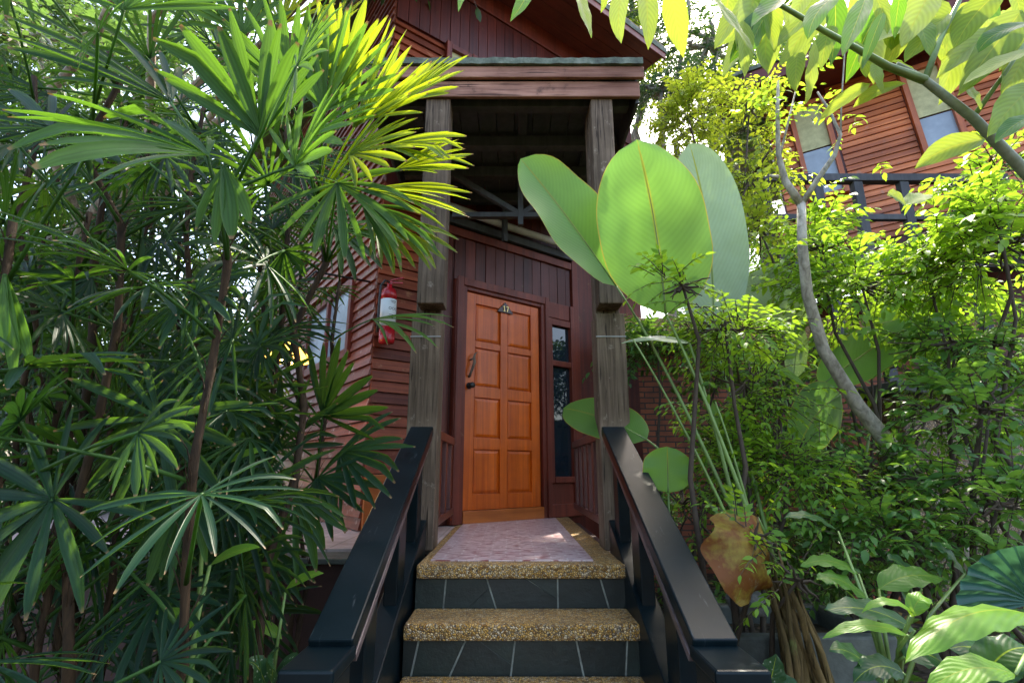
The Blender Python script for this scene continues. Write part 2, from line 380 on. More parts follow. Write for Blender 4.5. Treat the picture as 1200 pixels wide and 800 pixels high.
class MB:
    def __init__(s): s.v = []; s.f = []; s.uv = []; s.r = []; s.isuv = False
    def add(s, verts, faces, uvs=None, rnd=.5):
        n = len(s.v)
        s.v += [tuple(q) for q in verts]; s.f += [tuple(i+n for i in f) for f in faces]
        if uvs: s.isuv = True
        s.uv += uvs if uvs else [(0, 0)]*len(verts)
        s.r += [rnd]*len(verts)
        return s
    def box(s, x0, x1, y0, y1, z0, z1, rnd=.5):
        return s.add([(x, y, z) for z in (z0, z1) for y in (y0, y1) for x in (x0, x1)],
                     [(0, 2, 3, 1), (4, 5, 7, 6), (0, 1, 5, 4), (2, 6, 7, 3), (0, 4, 6, 2), (1, 3, 7, 5)], None, rnd)
    def bar(s, a, b, w, h, up=(0, 0, 1)):
        """square bar from a to b, w wide, h tall (centred)"""
        a, b = V(a), V(b); d = (b-a).normalized(); sd = d.cross(V(up)).normalized(); u = sd.cross(d)
        vs = [p + sd*(i*w/2) + u*(j*h/2) for p in (a, b) for i, j in ((-1, -1), (1, -1), (1, 1), (-1, 1))]
        return s.add(vs, [(0, 1, 2, 3)[::-1], (4, 5, 6, 7), (0, 1, 5, 4), (1, 2, 6, 5), (2, 3, 7, 6), (3, 0, 4, 7)])
    def prism(s, poly, axis, a, b):
        """extrude a 2-D polygon: axis 'x' poly=(y,z), 'y' poly=(x,z), 'z' poly=(x,y)"""
        def mk(p, t): return {'x': (t, p[0], p[1]), 'y': (p[0], t, p[1]), 'z': (p[0], p[1], t)}[axis]
        n = len(poly)
        vs = [mk(p, a) for p in poly] + [mk(p, b) for p in poly]
        return s.add(vs, [tuple(range(n))[::-1], tuple(range(n, 2*n))] + [(i, (i+1) % n, n+(i+1) % n, n+i) for i in range(n)])
    def tube(s, pts, radii, n=8, rnd=.5, cap=True):
        pts = [V(p) for p in pts]
        if not isinstance(radii, (list, tuple)): radii = [radii]*len(pts)
        vs = []; prev = None
        for i, p in enumerate(pts):
            t = (pts[min(i+1, len(pts)-1)] - pts[max(i-1, 0)])
            t = t.normalized() if t.length > 1e-9 else V((0, 0, 1))
            if prev is None: prev = t.orthogonal().normalized()
            prev = (prev - t*prev.dot(t)).normalized(); q = t.cross(prev)
            for k in range(n):
                a = 2*math.pi*k/n
                vs.append(p + (prev*math.cos(a) + q*math.sin(a))*radii[i])
        fs = [(i*n+k, i*n+(k+1) % n, (i+1)*n+(k+1) % n, (i+1)*n+k) for i in range(len(pts)-1) for k in range(n)]
        if cap: fs += [tuple(range(n))[::-1], tuple((len(pts)-1)*n+k for k in range(n))]
        return s.add(vs, fs, None, rnd)
    def lathe(s, prof, c=(0, 0, 0), n=20):
        vs = [(c[0]+r*math.cos(2*math.pi*k/n), c[1]+r*math.sin(2*math.pi*k/n), c[2]+z) for r, z in prof for k in range(n)]
        fs = [(i*n+k, i*n+(k+1) % n, (i+1)*n+(k+1) % n, (i+1)*n+k) for i in range(len(prof)-1) for k in range(n)]
        fs += [tuple(range(n))[::-1], tuple((len(prof)-1)*n+k for k in range(n))]
        return s.add(vs, fs)
    def build(s, name, mat, parent=None, world=False, bevel=0, smooth=False, label=None):
        me = bpy.data.meshes.new(name)
        vs = s.v
        if world and parent is not None:
            l = rootloc(parent); vs = [(p[0]-l.x, p[1]-l.y, p[2]-l.z) for p in vs]
        me.from_pydata(vs, [], s.f); me.validate()
        a = me.attributes.new('rnd', 'FLOAT', 'POINT')
        if len(s.r) == len(me.vertices): a.data.foreach_set('value', s.r)
        if s.isuv:
            uvl = me.uv_layers.new(name='UVMap')
            vi = np.empty(len(me.loops), dtype=np.int32); me.loops.foreach_get('vertex_index', vi)
            uvl.data.foreach_set('uv', np.array(s.uv, dtype=np.float32)[vi].ravel())
        if smooth: me.polygons.foreach_set('use_smooth', [True]*len(me.polygons))
        me.materials.append(mat)
        o = bpy.data.objects.new(name, me); COL.objects.link(o)
        if parent is not None: o.parent = parent
        if bevel:
            md = o.modifiers.new('bev', 'BEVEL'); md.width = bevel; md.segments = 2; md.limit_method = 'ANGLE'
        if label: o['label'] = label
        return o

# --- leaf blades
def pr_ellip(s): return max(0, math.sin(math.pi*min(1, s**.85)))**.75
def pr_paddle(s): return (max(0, 1-(abs(s-.46)/(.46 if s < .46 else .54))**2.4))**.62
def pr_acum(s): return min(1.0, 1.72*(s**.62)*(1-s)**.85*1.02)
def pr_strap(s):
    return (.30+.70*min(1, s/.45)) if s < .45 else (1.0 if s < .72 else max(.22, 1-((s-.72)/.28)**1.5*.78))
def blade(mb, base, tip, sag, nrm, width, prof, nl=8, nc=2, fold=.15, ripple=0, rf=9, rnd=.5, curl=0, twist=0):
    base, tip, sag, nrm = V(base), V(tip), V(sag), V(nrm).normalized()
    mid = (base+tip)/2 + sag*2
    vs = []; uv = []; ph = rng.random()*6.28
    for i in range(nl+1):
        s = i/nl
        p = base*(1-s)**2 + mid*2*s*(1-s) + tip*s*s
        t = ((mid-base)*(1-s) + (tip-mid)*s).normalized()
        sd = t.cross(nrm)
        sd = sd.normalized() if sd.length > 1e-4 else t.orthogonal().normalized()
        if twist: sd = (Matrix.Rotation(twist*s, 3, t) @ sd)
        n = sd.cross(t)
        w = width*.5*prof(s)
        for j in range(-nc, nc+1):
            u = j/nc
            h = fold*w*abs(u) - curl*w*u*u + ripple*width*math.sin(rf*s*6.28/3+ph+(1.7 if u > 0 else 0))*u*u*min(1, s*4)
            vs.append(p + sd*(w*u) + n*h); uv.append((u*.5+.5, s))
    k = 2*nc+1
    fs = [(i*k+j, i*k+j+1, (i+1)*k+j+1, (i+1)*k+j) for i in range(nl) for j in range(k-1)]
    mb.add(vs, fs, uv, rnd)

def leaf_cloud(name, leaves, mat, parent, label=None):
    """leaves: list of (base, dir, normal, length, width, rnd) -> ONE mesh, 6 faces per leaf"""
    B = np.array([tuple(l[0]) for l in leaves]); D = np.array([tuple(l[1]) for l in leaves]); Nn = np.array([tuple(l[2]) for l in leaves])
    L = np.array([l[3] for l in leaves])[:, None]; W = np.array([l[4] for l in leaves])[:, None]; rn = np.array([l[5] for l in leaves])
    D /= np.linalg.norm(D, axis=1)[:, None]+1e-9
    Sd = np.cross(D, Nn); Sd /= np.linalg.norm(Sd, axis=1)[:, None]+1e-9
    Nn = np.cross(Sd, D)
    B = B - np.array(tuple(rootloc(parent)))
    def pt(s, u, h): return B + D*L*s + Sd*W*.5*u + Nn*L*h
    P = [pt(0, 0, 0), pt(.28, -.85, .05), pt(.28, 0, .0), pt(.28, .85, .05), pt(.62, -.80, .02), pt(.62, 0, -.03), pt(.62, .80, .02), pt(1, 0, -.14)]
    n = len(leaves)
    co = np.stack(P, 1).reshape(-1, 3)
    tri = np.array([(0, 2, 1), (0, 3, 2), (4, 5, 7), (5, 6, 7)]); quad = np.array([(1, 2, 5, 4), (2, 3, 6, 5)])
    off = (np.arange(n)*8)[:, None, None]
    li = np.concatenate([(tri[None]+off).reshape(n, -1), (quad[None]+off).reshape(n, -1)], 1).ravel()
    tot = np.tile(np.array([3, 3, 3, 3, 4, 4]), n); st = np.concatenate([[0], np.cumsum(tot)[:-1]])
    me = bpy.data.meshes.new(name)
    me.vertices.add(len(co)); me.vertices.foreach_set('co', co.astype(np.float32).ravel())
    me.loops.add(len(li)); me.loops.foreach_set('vertex_index', li.astype(np.int32))
    me.polygons.add(len(tot)); me.polygons.foreach_set('loop_start', st.astype(np.int32)); me.polygons.foreach_set('loop_total', tot.astype(np.int32))
    me.update(calc_edges=True)
    me.polygons.foreach_set('use_smooth', [True]*len(tot))
    a = me.attributes.new('rnd', 'FLOAT', 'POINT'); a.data.foreach_set('value', np.repeat(rn, 8).astype(np.float32))
    me.materials.append(mat)
    o = bpy.data.objects.new(name, me); COL.objects.link(o); o.parent = parent
    if label: o['label'] = label
    return o

def rv(s=1.0): return V((rng.gauss(0, s), rng.gauss(0, s), rng.gauss(0, s)))
def sway(a, b, k, amp):
    """wavering polyline from a to b"""
    a, b = V(a), V(b); L = (b-a).length
    return [a.lerp(b, i/k) + (rv(amp*L) if 0 < i < k else V((0, 0, 0))) for i in range(k+1)]

def spray(leaves, twigs, p, d, L, n, ll, lw, rnd, droop=.25, up=V((0, 0, 1))):
    """pinnate twig: leaves in two rows along a drooping axis"""
    d = d.normalized(); sd = d.cross(up)
    sd = sd.normalized() if sd.length > 1e-3 else V((1, 0, 0))
    sd = (sd + rv(.25)).normalized(); nn = sd.cross(d).normalized()
    pts = []
    for i in range(n+1):
        s = i/n
        q = p + d*(L*s) - up*(droop*L*s*s)
        pts.append(q)
        if i == 0: continue
        t = (d - up*(2*droop*s)).normalized()
        for sg in ((-1, 1) if i < n else (0,)):
            dd = (t*.55 + sd*sg*.85 + rv(.16)) if sg else (t + rv(.1))
            f = ll*(.5+.75*rng.random())*(1 if s > .3 else .8)
            leaves.append((q, dd - up*.18, nn + rv(.28), f, f*lw, min(1, max(0, rnd+rng.gauss(0, .16)))))
    twigs.append(pts)

def bush(name, label, cat, base, lobes, mat, n, ll=.045, lw=.46, sl=.2, nl=5, group=None, limbs=True, stem=.018, bark='twig', dens_out=.62, rlo=.25, rhi=.95, trunk_part='branch', crown='crown', trunk=None, droop=.3):
    """plant whose crown fills ellipsoid lobes [(centre, (rx,ry,rz), weight)]"""
    root = thing(name, label, cat, base, group=group)
    base = V(base)
    leaves = []; twigs = []; wood_ = MB()
    tw = sum(l[2] for l in lobes)
    hub = trunk[-1] if trunk else base
    if trunk: wood_.tube(trunk, [stem*(1-.5*i/(len(trunk)-1)) for i in range(len(trunk))], 8)
    for c, r, w in lobes:
        c = V(c); r = V(r)
        k = int(n*w/tw)
        if limbs:
            wood_.tube(sway(hub, c, 5, .03), [stem*(.55 if trunk else 1)*(1-.13*i) for i in range(6)], 6)
        nlimb = 9
        ends = []
        for _ in range(nlimb):
            e = rv(1).normalized(); e = V((e.x*r.x, e.y*r.y, e.z*r.z))*.75 + c
            ends.append(e)
            if limbs: wood_.tube(sway(c, e, 4, .05), [stem*.42, stem*.36, stem*.3, stem*.22, stem*.12], 5, cap=False)
        clumps = [(rv(1).normalized()*(rng.random()**.4)) for _ in range(max(6, k//14))]
        for _ in range(k):
            q = rng.choice(clumps) + rv(.14)
            if rng.random() > dens_out: q = q*.6
            p = c + V((q.x*r.x, q.y*r.y, q.z*r.z))
            d = V((q.x, q.y, q.z*.55+.25)) + rv(.35)
            hgt = min(1, max(0, (q.z+1)/2))
            rb = rlo + (rhi-rlo)*rng.random()
            spray(leaves, twigs, p, d, sl*(.65+.7*rng.random()), nl, ll, lw, rb, droop*(.6+.8*rng.random()))
    for t in twigs:
        wood_.tube([t[0], t[len(t)//2], t[-1]], [.0028, .002, .001], 3, cap=False)
    leaf_cloud(crown, leaves, mat, root)
    wood_.build(trunk_part, M[bark], root, world=True, smooth=True)
    return root

# ------------------------------------------------------------------ ground
g = MB(); nG = 60
gv = []
for j in range(nG+1):
    for i in range(nG+1):
        u = i/nG*2-1; w = j/nG*2-1
        x = 120*math.copysign(abs(u)**2.6, u); y = 120*math.copysign(abs(w)**2.6, w)+3
        z = .05*math.sin(x*2.1)*math.cos(y*1.7) if abs(x) < 10 else 0
        if x > 1.0: z += min(.45, (x-1.0)*.3)
        gv.append((x, y, z-.02))
g.add(gv, [(j*(nG+1)+i, j*(nG+1)+i+1, (j+1)*(nG+1)+i+1, (j+1)*(nG+1)+i) for j in range(nG) for i in range(nG)])
tag(g.build('ground', M['soil'], smooth=True), kind='structure')

# ------------------------------------------------------------------ entrance steps and porch floor
PX0, PX1 = -.47, .56
st = thing('entrance_steps', 'flight of slate and pebble steps climbing to the pink tiled porch floor', 'steps', (0.045, 2.7, 0))
mb = MB()
mb.box(PX0+.01, PX1+.12, 2.79, 5.7, .0, .925)
mb.build('porch_base', M['maroon'], st, world=True)
mb = MB(); mb.box(PX0, PX1, 2.705, 5.66, .930, .996); mb.build('porch_slab', M['pebble'], st, world=True, bevel=.012)
mb = MB(); mb.box(-.415, .415, 2.80, 5.3, .9965, 1.002); mb.build('tile_floor', M['tile'], st, world=True)
ys = [2.46, 2.20, 1.93, 1.66]; zs = [.795, .588, .385, .185]
prevy, prevz = 2.705, .930
CUTS = [((.135, .01), (.36, -.05), (.675, .0), (.90, -.04)), ((.045, .03), (.225, .07), (.46, .02), (.745, -.03), (.94, .015)), ((.2, .03), (.5, -.04), (.8, .02)), ((.3, .02), (.65, -.03))]
for k in range(4):
    y0, z0 = ys[k], zs[k]
    mb = MB(); mb.box(PX0, PX1, prevy+.042, prevy+.07, z0-.02, prevz); ri = mb.build('riser', M['mortar'], st, world=True)
    mb = MB(); cuts = [(PX0-.01, PX0-.01)]
    for f, sl in CUTS[k]: cuts.append((PX0+f*(PX1-PX0)-sl*.5, PX0+f*(PX1-PX0)+sl*.5))
    cuts.append((PX1+.01, PX1+.01))
    za, zb = z0-.015, prevz-.003
    for (b0, t0), (b1, t1) in zip(cuts, cuts[1:]):
        gm = .0042; j = rng.uniform(-.002, .002)
        def slab(poly):
            n0 = len(mb.v); cx = sum(q[0] for q in poly)/len(poly); cz = sum(q[1] for q in poly)/len(poly)
            poly = [(q[0]+(-gm if q[0] > cx else gm), q[1]+(-gm*.5 if q[1] > cz else gm*.5)) for q in poly]
            mb.prism(poly, 'y', prevy+.036+j, prevy+.0415); r_ = rng.random()
            for q in range(n0, len(mb.v)): mb.r[q] = r_
        m_b, m_t = b0+(b1-b0)*rng.uniform(.4, .6), (za+zb)/2
        if b1-b0 > .24 and rng.random() < .6:
            zc = zb if rng.random() < .5 else za
            xm = b1-.10*rng.uniform(.8, 1.3)
            if zc == zb: slab([(b0, za), (xm-.05, za), (b1+(t1-b1)*.7, za+(zb-za)*.7), (t1, zb), (t0, zb)]); slab([(xm-.05, za), (b1, za), (b1+(t1-b1)*.7, za+(zb-za)*.7)])
            else: slab([(b0, za), (b1, za), (b1+(t1-b1)*.35, za+(zb-za)*.35), (xm-.04, zb), (t0, zb)]); slab([(b1+(t1-b1)*.35, za+(zb-za)*.35), (t1, zb), (xm-.04, zb)])
        else: slab([(b0, za), (b1, za), (t1, zb), (t0, zb)])
    mb.build('slate_cladding', M['slab'], ri, world=True, bevel=.0015)
    mb = MB(); mb.box(PX0-.004, PX1+.004, y0, prevy+.034, z0-.068, z0); mb.build('tread', M['pebble'], st, world=True, bevel=.014)
    prevy, prevz = y0, z0-.068
mb = MB(); mb.box(PX0, PX1, prevy+.035, prevy+.07, -.05, prevz); mb.build('riser', M['slate'], st, world=True)
mb = MB(); mb.prism([(1.75, -.05), (2.74, -.05), (2.74, .72), (1.75, .08)], 'x', PX0+.02, PX1-.02)
mb.build('stair_core', M['maroon'], st, world=True)

# handrails
def handrail(sg, xc, label):
    t = thing('stair_handrail', label, 'handrail', (xc, 1.65, 0), group='handrails flanking the steps')
    w = .136
    a = V((xc, 1.70, .935)); bq = V((xc, 3.115, 1.675))
    mb = MB(); mb.bar(a, bq, w, .055); mb.build('rail', M['black'], t, world=True, bevel=.006)
    mb = MB()
    mb.bar(a + V((-sg*(w/2-.014), .05, -.043)), bq + V((-sg*(w/2-.014), -.02, -.043)), .022, .028)
    mb.build('rail_edge', M['edge'], t, world=True, bevel=.003)
    # newel block
    mb = MB(); mb.box(xc-.064, xc+.064, 1.52, 1.70, .0, .90); mb.box(xc-.074, xc+.074, 1.505, 1.715, .902, .940)
    mb.build('newel_post', M['black'], t, world=True, bevel=.008)
    # stringer
    mb = MB(); mb.prism([(1.705, -.03), (1.705, .50), (3.10, 1.17), (3.10, .55), (2.2, -.03)], 'x', xc-.05, xc+.05)
    mb.build('stringer', M['black'], t, world=True, bevel=.005)
    for y0, y1 in ((1.98, 2.13), (2.47, 2.62), (2.90, 3.02)):
        def rz(y): return .935 + (y-1.70)*(.74/1.415) - .035
        def szz(y): return .50 + (y-1.705)*(.67/1.395)
        mb = MB(); mb.prism([(y0, szz(y0)-.02), (y1, szz(y1)-.02), (y1, rz(y1)-.01), (y0, rz(y0)-.01)], 'x', xc-.03, xc+.03)
        mb.build('baluster', M['black'], t, world=True, bevel=.004)
    return t
handrail(-1, -.54, 'black painted wooden stair handrail on the palm side, with square newel block')
handrail(1, .605, 'black painted wooden stair handrail on the paddle-leaf side, with square newel block')

# porch posts: lower timber + upper timber scarfed to its front
def post(x0, x1, u0, u1, label):
    t = thing('porch_post', label, 'post', ((x0+x1)/2, 3.24, 1), group='weathered porch posts')
    mb = MB(); mb.box(x0, x1, 3.14, 3.34, .995, 2.42); mb.build('lower_timber', M['post'], t, world=True, bevel=.008)
    mb = MB(); mb.box(x0+.01, x1-.01, 3.22, 3.335, 2.423, 3.97); mb.build('inner_timber', M['post'], t, world=True, bevel=.008)
    mb = MB(); mb.box(u0, u1, 3.06, 3.218, 2.46, 3.97); mb.build('upper_timber', M['post'], t, world=True, bevel=.008)
    mb = MB(); mb.box(x0-.003, x1+.003, 3.136, 3.143, 2.262, 2.268); mb.build('tie_band', M['pole'], t, world=True)
    return t
post(-.64, -.455, -.60, -.43, 'weathered grey timber porch post on the fire extinguisher side of the door')
post(.535, .72, .55, .70, 'weathered grey timber porch post beside the big paddle leaves')

# porch roof
pr = thing('porch_roof', 'small porch roof with mossy top, weathered fascia boards and dark underside', 'porch roof', (0, 3.0, 3.95))
RX0, RX1, RY0, RY1 = -1.02, .90, 3.03, 5.75
mb = MB(); mb.box(RX0-.03, RX1+.02, RY0-.03, RY0, 4.085, 4.175)
mb.build('upper_fascia', M['fascia'], pr, world=True, bevel=.006)
mb = MB(); mb.box(RX0, RX1-.01, RY0+.003, RY0+.035, 3.955, 4.08)
mb.build('lower_fascia', M['fascia'], pr, world=True, bevel=.006)
mb = MB(); mb.box(RX1-.035, RX1-.012, RY0+.04, 4.9, 3.93, 4.16); mb.box(RX0+.012, RX0+.035, RY0+.04, 4.3, 3.93, 4.16)
mb.build('side_fascia', M['darkwood'], pr, world=True, bevel=.005)
# ragged roof sheet
mb = MB(); pts = []
k = 40
for i in range(k+1):
    x = RX0-.05 + (RX1+.01-RX0+.05)*i/k
    pts.append((x, RY0-.055+.008*rng.random(), 4.178, 4.222+.007*rng.random()))
vs = []
for x, y, za, zb in pts: vs += [(x, y, za), (x, y, zb), (x, RY1, 4.40), (x, RY1, 4.34)]
fs = [(i*4+j, (i+1)*4+j, (i+1)*4+(j+1) % 4, i*4+(j+1) % 4) for i in range(k) for j in range(4)] + [(0, 1, 2, 3), (k*4+3, k*4+2, k*4+1, k*4)]
mb.add(vs, fs); mb.build('roof_sheet', M['moss'], pr, world=True)
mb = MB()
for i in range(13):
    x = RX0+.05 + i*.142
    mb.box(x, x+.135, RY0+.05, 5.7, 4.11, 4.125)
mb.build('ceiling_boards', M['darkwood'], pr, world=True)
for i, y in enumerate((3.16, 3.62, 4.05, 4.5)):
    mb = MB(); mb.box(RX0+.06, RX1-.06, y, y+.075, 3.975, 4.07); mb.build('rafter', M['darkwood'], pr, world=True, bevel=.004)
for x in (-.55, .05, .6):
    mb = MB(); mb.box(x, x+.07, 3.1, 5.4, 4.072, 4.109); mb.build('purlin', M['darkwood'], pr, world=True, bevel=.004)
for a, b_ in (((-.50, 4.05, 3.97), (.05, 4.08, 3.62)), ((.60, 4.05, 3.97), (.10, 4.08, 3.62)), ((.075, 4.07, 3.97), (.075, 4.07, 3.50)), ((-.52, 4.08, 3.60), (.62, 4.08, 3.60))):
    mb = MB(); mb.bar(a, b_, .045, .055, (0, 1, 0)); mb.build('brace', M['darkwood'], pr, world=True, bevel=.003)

# side railings of the porch
def side_rail(x, y0, y1, label):
    t = thing('porch_railing', label, 'railing', (x, (y0+y1)/2, 1), group='dark red porch railings')
    mb = MB(); mb.box(x-.03, x+.03, y0, y1, 1.64, 1.70); mb.build('top_rail', M['balus'], t, world=True, bevel=.005)
    mb = MB(); mb.box(x-.03, x+.03, y0, y1, 1.10, 1.15); mb.build('bottom_rail', M['balus'], t, world=True, bevel=.005)
    n = max(2, int((y1-y0)/.25))
    for i in range(n):
        y = y0+(i+.6)*(y1-y0)/n
        mb = MB(); mb.box(x-.022, x+.022, y-.045, y+.045, 1.15, 1.64); mb.build('baluster', M['balus'], t, world=True, bevel=.004)
side_rail(.60, 3.345, 4.95, 'dark red slatted porch railing between the paddle-leaf post and sidelight window')
side_rail(-.50, 3.345, 4.30, 'dark red slatted porch railing behind the palm-side post')

# ------------------------------------------------------------------ timber house
ANG = math.atan2(.5966, .8025)
HO = V((-.44, 4.6, 0))
hs = thing('timber_house', 'dark red timber house with orange panelled front door and lapped siding', 'house', HO, ANG)
def hbox(name, mat, *b, bevel=.005, parent=hs, label=None):
    mb = MB()
    for q in (b if isinstance(b[0], tuple) else [b]): mb.box(*q)
    return mb.build(name, mat, parent, bevel=bevel, label=label)
CX = -.86                       # corner, local x;  local -y faces the steps
def lap(mb, x0, x1, z0, z1, y, h=.092, out=.024):
    z = z0
    while z < z1-.02:
        zt = min(z+h, z1); j = rng.uniform(-.003, .003)
        xs = [x0, x1]
        if x1-x0 > .9 and rng.random() < .7:
            xs.insert(1, rng.uniform(x0+.25, x1-.25))
        for q, (xa, xb) in enumerate(zip(xs, xs[1:])):
            xa += .0015 if q else 0; j = rng.uniform(-.004, .003)
            mb.add([(xa, y-out-j, z), (xb, y-out+j, z), (xb, y, z), (xa, y, z), (xa, y-.004, zt-.006), (xb, y-.004, zt-.006), (xb, y, zt-.006), (xa, y, zt-.006)],
               [(0, 1, 5, 4), (0, 3, 2, 1), (4, 5, 6, 7), (0, 4, 7, 3), (1, 2, 6, 5), (2, 3, 7, 6)], None, rng.random())
        z += h
# wall core (a few cm behind the cladding)
hbox('wall', M['plank'], (CX+.02, 2.6, .03, .16, -.05, 6.9), (CX+.03, CX+.15, .16, 6.0, -.05, 6.9), bevel=0)
mb = MB(); lap(mb, CX, -.455, 1.42, 3.95, 0.03); mb.build('siding', M['siding'], hs)
mb = MB(); lap(mb, CX, -.30, 4.2, 5.74, 0.03); lap(mb, .02, 2.6, 4.2, 5.3, .03); mb.build('siding', M['siding'], hs)
hbox('base_board', M['panel_low'], CX, -.455, -.002, .03, 1.0, 1.41)
hbox('corner_trim', M['trim'], -.452, -.385, -.035, .03, 1.0, 4.15)
# side-face siding (faces local -x)
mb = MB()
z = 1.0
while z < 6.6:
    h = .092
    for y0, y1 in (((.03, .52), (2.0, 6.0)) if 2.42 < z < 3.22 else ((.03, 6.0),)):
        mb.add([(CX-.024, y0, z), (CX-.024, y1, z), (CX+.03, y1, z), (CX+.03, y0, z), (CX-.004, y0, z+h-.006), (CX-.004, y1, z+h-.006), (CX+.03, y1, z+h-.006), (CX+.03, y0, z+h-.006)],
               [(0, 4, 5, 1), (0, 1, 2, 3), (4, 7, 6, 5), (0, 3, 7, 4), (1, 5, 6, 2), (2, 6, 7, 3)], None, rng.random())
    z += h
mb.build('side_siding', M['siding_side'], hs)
# side window
wn = hbox('window', M['trim'], (CX-.05, CX+.02, .53, .60, 2.43, 3.20), (CX-.05, CX+.02, 1.92, 1.99, 2.43, 3.20), (CX-.048, CX+.018, .601, 1.919, 3.13, 3.195), (CX-.048, CX+.018, .601, 1.919, 2.435, 2.52), (CX-.046, CX+.016, 1.22, 1.28, 2.521, 3.129), label='frosted window on the side face of the house')
hbox('pane', M['frost'], CX-.012, CX-.002, .60, 1.92, 2.52, 3.13, bevel=0, parent=wn)
# vertical planks over and beside the door
mb = MB()
def vplanks(x0, x1, z0, z1, y=.0):
    x = x0
    while x < x1-.01:
        w = min(.118, x1-x); d = rng.uniform(-.003, .003)
        mb.box(x+.002, x+w-.002, y+d, y+.029, z0, z1, rng.random()); x += w
vplanks(-.384, -.135, 1.0, 4.15); vplanks(-.13, 1.36, 3.185, 4.15)
mb.build('planks', M['plank'], hs, bevel=.003)
mb = MB(); vplanks(CX+.01, 2.6, 5.75, 6.45, .002); mb.build('planks', M['plank'], hs, bevel=.003)
hbox('wall_plate', M['trim'], -.384, 1.36, -.03, .0, 3.62, 3.70)
hbox('wall_plate', M['trim'], CX, 2.6, -.02, .002, 6.452, 6.70)
# door frame
hbox('door_frame', M['trim'], (-.13, -.012, -.055, .03, 1.0, 3.18), (.887, .985, -.055, .03, 1.0, 3.18), (-.011, .886, -.05, .03, 3.085, 3.175))
hbox('door_frame', M['trim'], (-.125, -.06, -.075, -.056, 1.0, 3.2), (.93, .98, -.075, -.056, 1.0, 3.2), (-.059, .929, -.073, -.0505, 3.12, 3.195))
hbox('threshold', M['panel_low'], -.011, .886, -.06, .03, 1.0, 1.105)
# door leaf
DZ0, DW, DH = 1.108, .875, 1.972
dr = None
mb = MB(); mb.box(.0, DW, .000, .028, DZ0, DZ0+DH)
rows = []; z = DZ0+DH-.10
for h, gap in ((.365, .062), (.365, .10), (.365, .10), (.385, 0)):
    rows.append((z-h, z)); z -= h+gap
cols = ((.105, .395), (.48, .77))
f0 = -.022
for x0, x1 in ((0, .105), (.395, .48), (.77, DW)): mb.box(x0, x1, f0, -.0005, DZ0, DZ0+DH)
zz = [DZ0+DH] + [q for r in rows for q in (r[1], r[0])] + [DZ0]
for i in range(0, len(zz), 2):
    for x0, x1 in cols: mb.box(x0+.0005, x1-.0005, f0+.0003, -.0005, zz[i+1], zz[i])
dr = mb.build('door', M['door'], hs, bevel=.003, label='orange varnished door with eight raised panels')
for z0, z1 in rows:
    for x0, x1 in cols:
        mb = MB()
        a = .012; q = .034
        o_ = [(x0+a, z0+a), (x1-a, z0+a), (x1-a, z1-a), (x0+a, z1-a)]; i_ = [(x0+q, z0+q), (x1-q, z0+q), (x1-q, z1-q), (x0+q, z1-q)]
        vs = [(p[0], -.001, p[1]) for p in o_] + [(p[0], -.009, p[1]) for p in o_] + [(p[0], -.016, p[1]) for p in i_]
        mb.add(vs, [(0, 1, 5, 4), (1, 2, 6, 5), (2, 3, 7, 6), (3, 0, 4, 7), (4, 5, 9, 8), (5, 6, 10, 9), (6, 7, 11, 10), (7, 4, 8, 11), (8, 9, 10, 11)])
        mb.build('panel', M['door'], dr, bevel=.0015)
mb = MB()
hp = [(.045, f0, 2.27), (.04, f0-.02, 2.275), (.035, f0-.045, 2.30), (.05, f0-.05, 2.345), (.07, f0-.05, 2.40), (.062, f0-.05, 2.44), (.075, f0-.045, 2.475), (.105, f0-.035, 2.50)]
mb.tube(hp, [.012, .012, .011, .013, .014, .012, .009, .004], 10)
mb.tube([(.05, f0, 2.425), (.056, f0-.045, 2.43)], [.008, .008], 8)
mb.build('handle', M['post'], dr, smooth=True)
mb = MB(); mb.tube([(.045, f0, 2.185), (.045, f0-.012, 2.185), (.045, f0-.014, 2.185), (.045, f0-.035, 2.185), (.045, f0-.045, 2.185), (.045, f0-.065, 2.185), (.045, f0-.072, 2.185)], [.03, .028, .012, .012, .025, .027, .014], 16)
mb.build('knob', M['metal'], dr, smooth=True)
mb = MB(); mb.prism([(.345, 2.945), (.535, 2.945), (.525, 2.965), (.44, 3.055), (.355, 2.965)], 'y', f0-.016, f0-.002)
mb.build('number_plaque', M['plaque'], dr, bevel=.003)
mb = MB(); y0, y1 = f0-.024, f0-.0165
mb.box(.418, .426, y0, y1, 2.963, 3.012); mb.prism([(.418, 3.012), (.418, 3.004), (.409, 2.998), (.409, 3.004)], 'y', y0, y1); mb.box(.411, .433, y0, y1, 2.956, 2.9625)
mb.box(.446, .474, y0, y1, 3.004, 3.012); mb.prism([(.465, 3.0035), (.474, 3.0035), (.460, 2.956), (.451, 2.956)], 'y', y0, y1)
mb.build('number', M['brass'], dr)
# sidelight window
sl = hbox('window', M['trim'], (.99, 1.045, -.045, .03, 1.32, 3.0), (1.31, 1.36, -.045, .03, 1.0, 3.18), (1.046, 1.309, -.04, .03, 2.93, 3.0), (1.046, 1.309, -.04, .03, 2.49, 2.55), (1.046, 1.309, -.055, .03, 1.32, 1.38), label='narrow sidelight window with dark glass next to the door')
hbox('pane', M['glass'], 1.045, 1.31, .004, .012, 1.38, 2.93, bevel=0, parent=sl)
hbox('sidelight_panel', M['trim'], .99, 1.309, -.02, .03, 1.0, 1.318)
hbox('lintel_board', M['trim'], (.988, 1.309, -.03, .0, 3.01, 3.18))
hbox('base_plate', M['trim'], (.986, 1.37, -.06, -.021, 1.002, 1.12))
hbox('corner_post', M['trim'], 1.365, 1.45, -.03, .03, 1.0, 4.15)
hbox('hanging_pole', M['pole'], (0, .001, 0, .001, 3.5, 3.501), bevel=0) if False else None
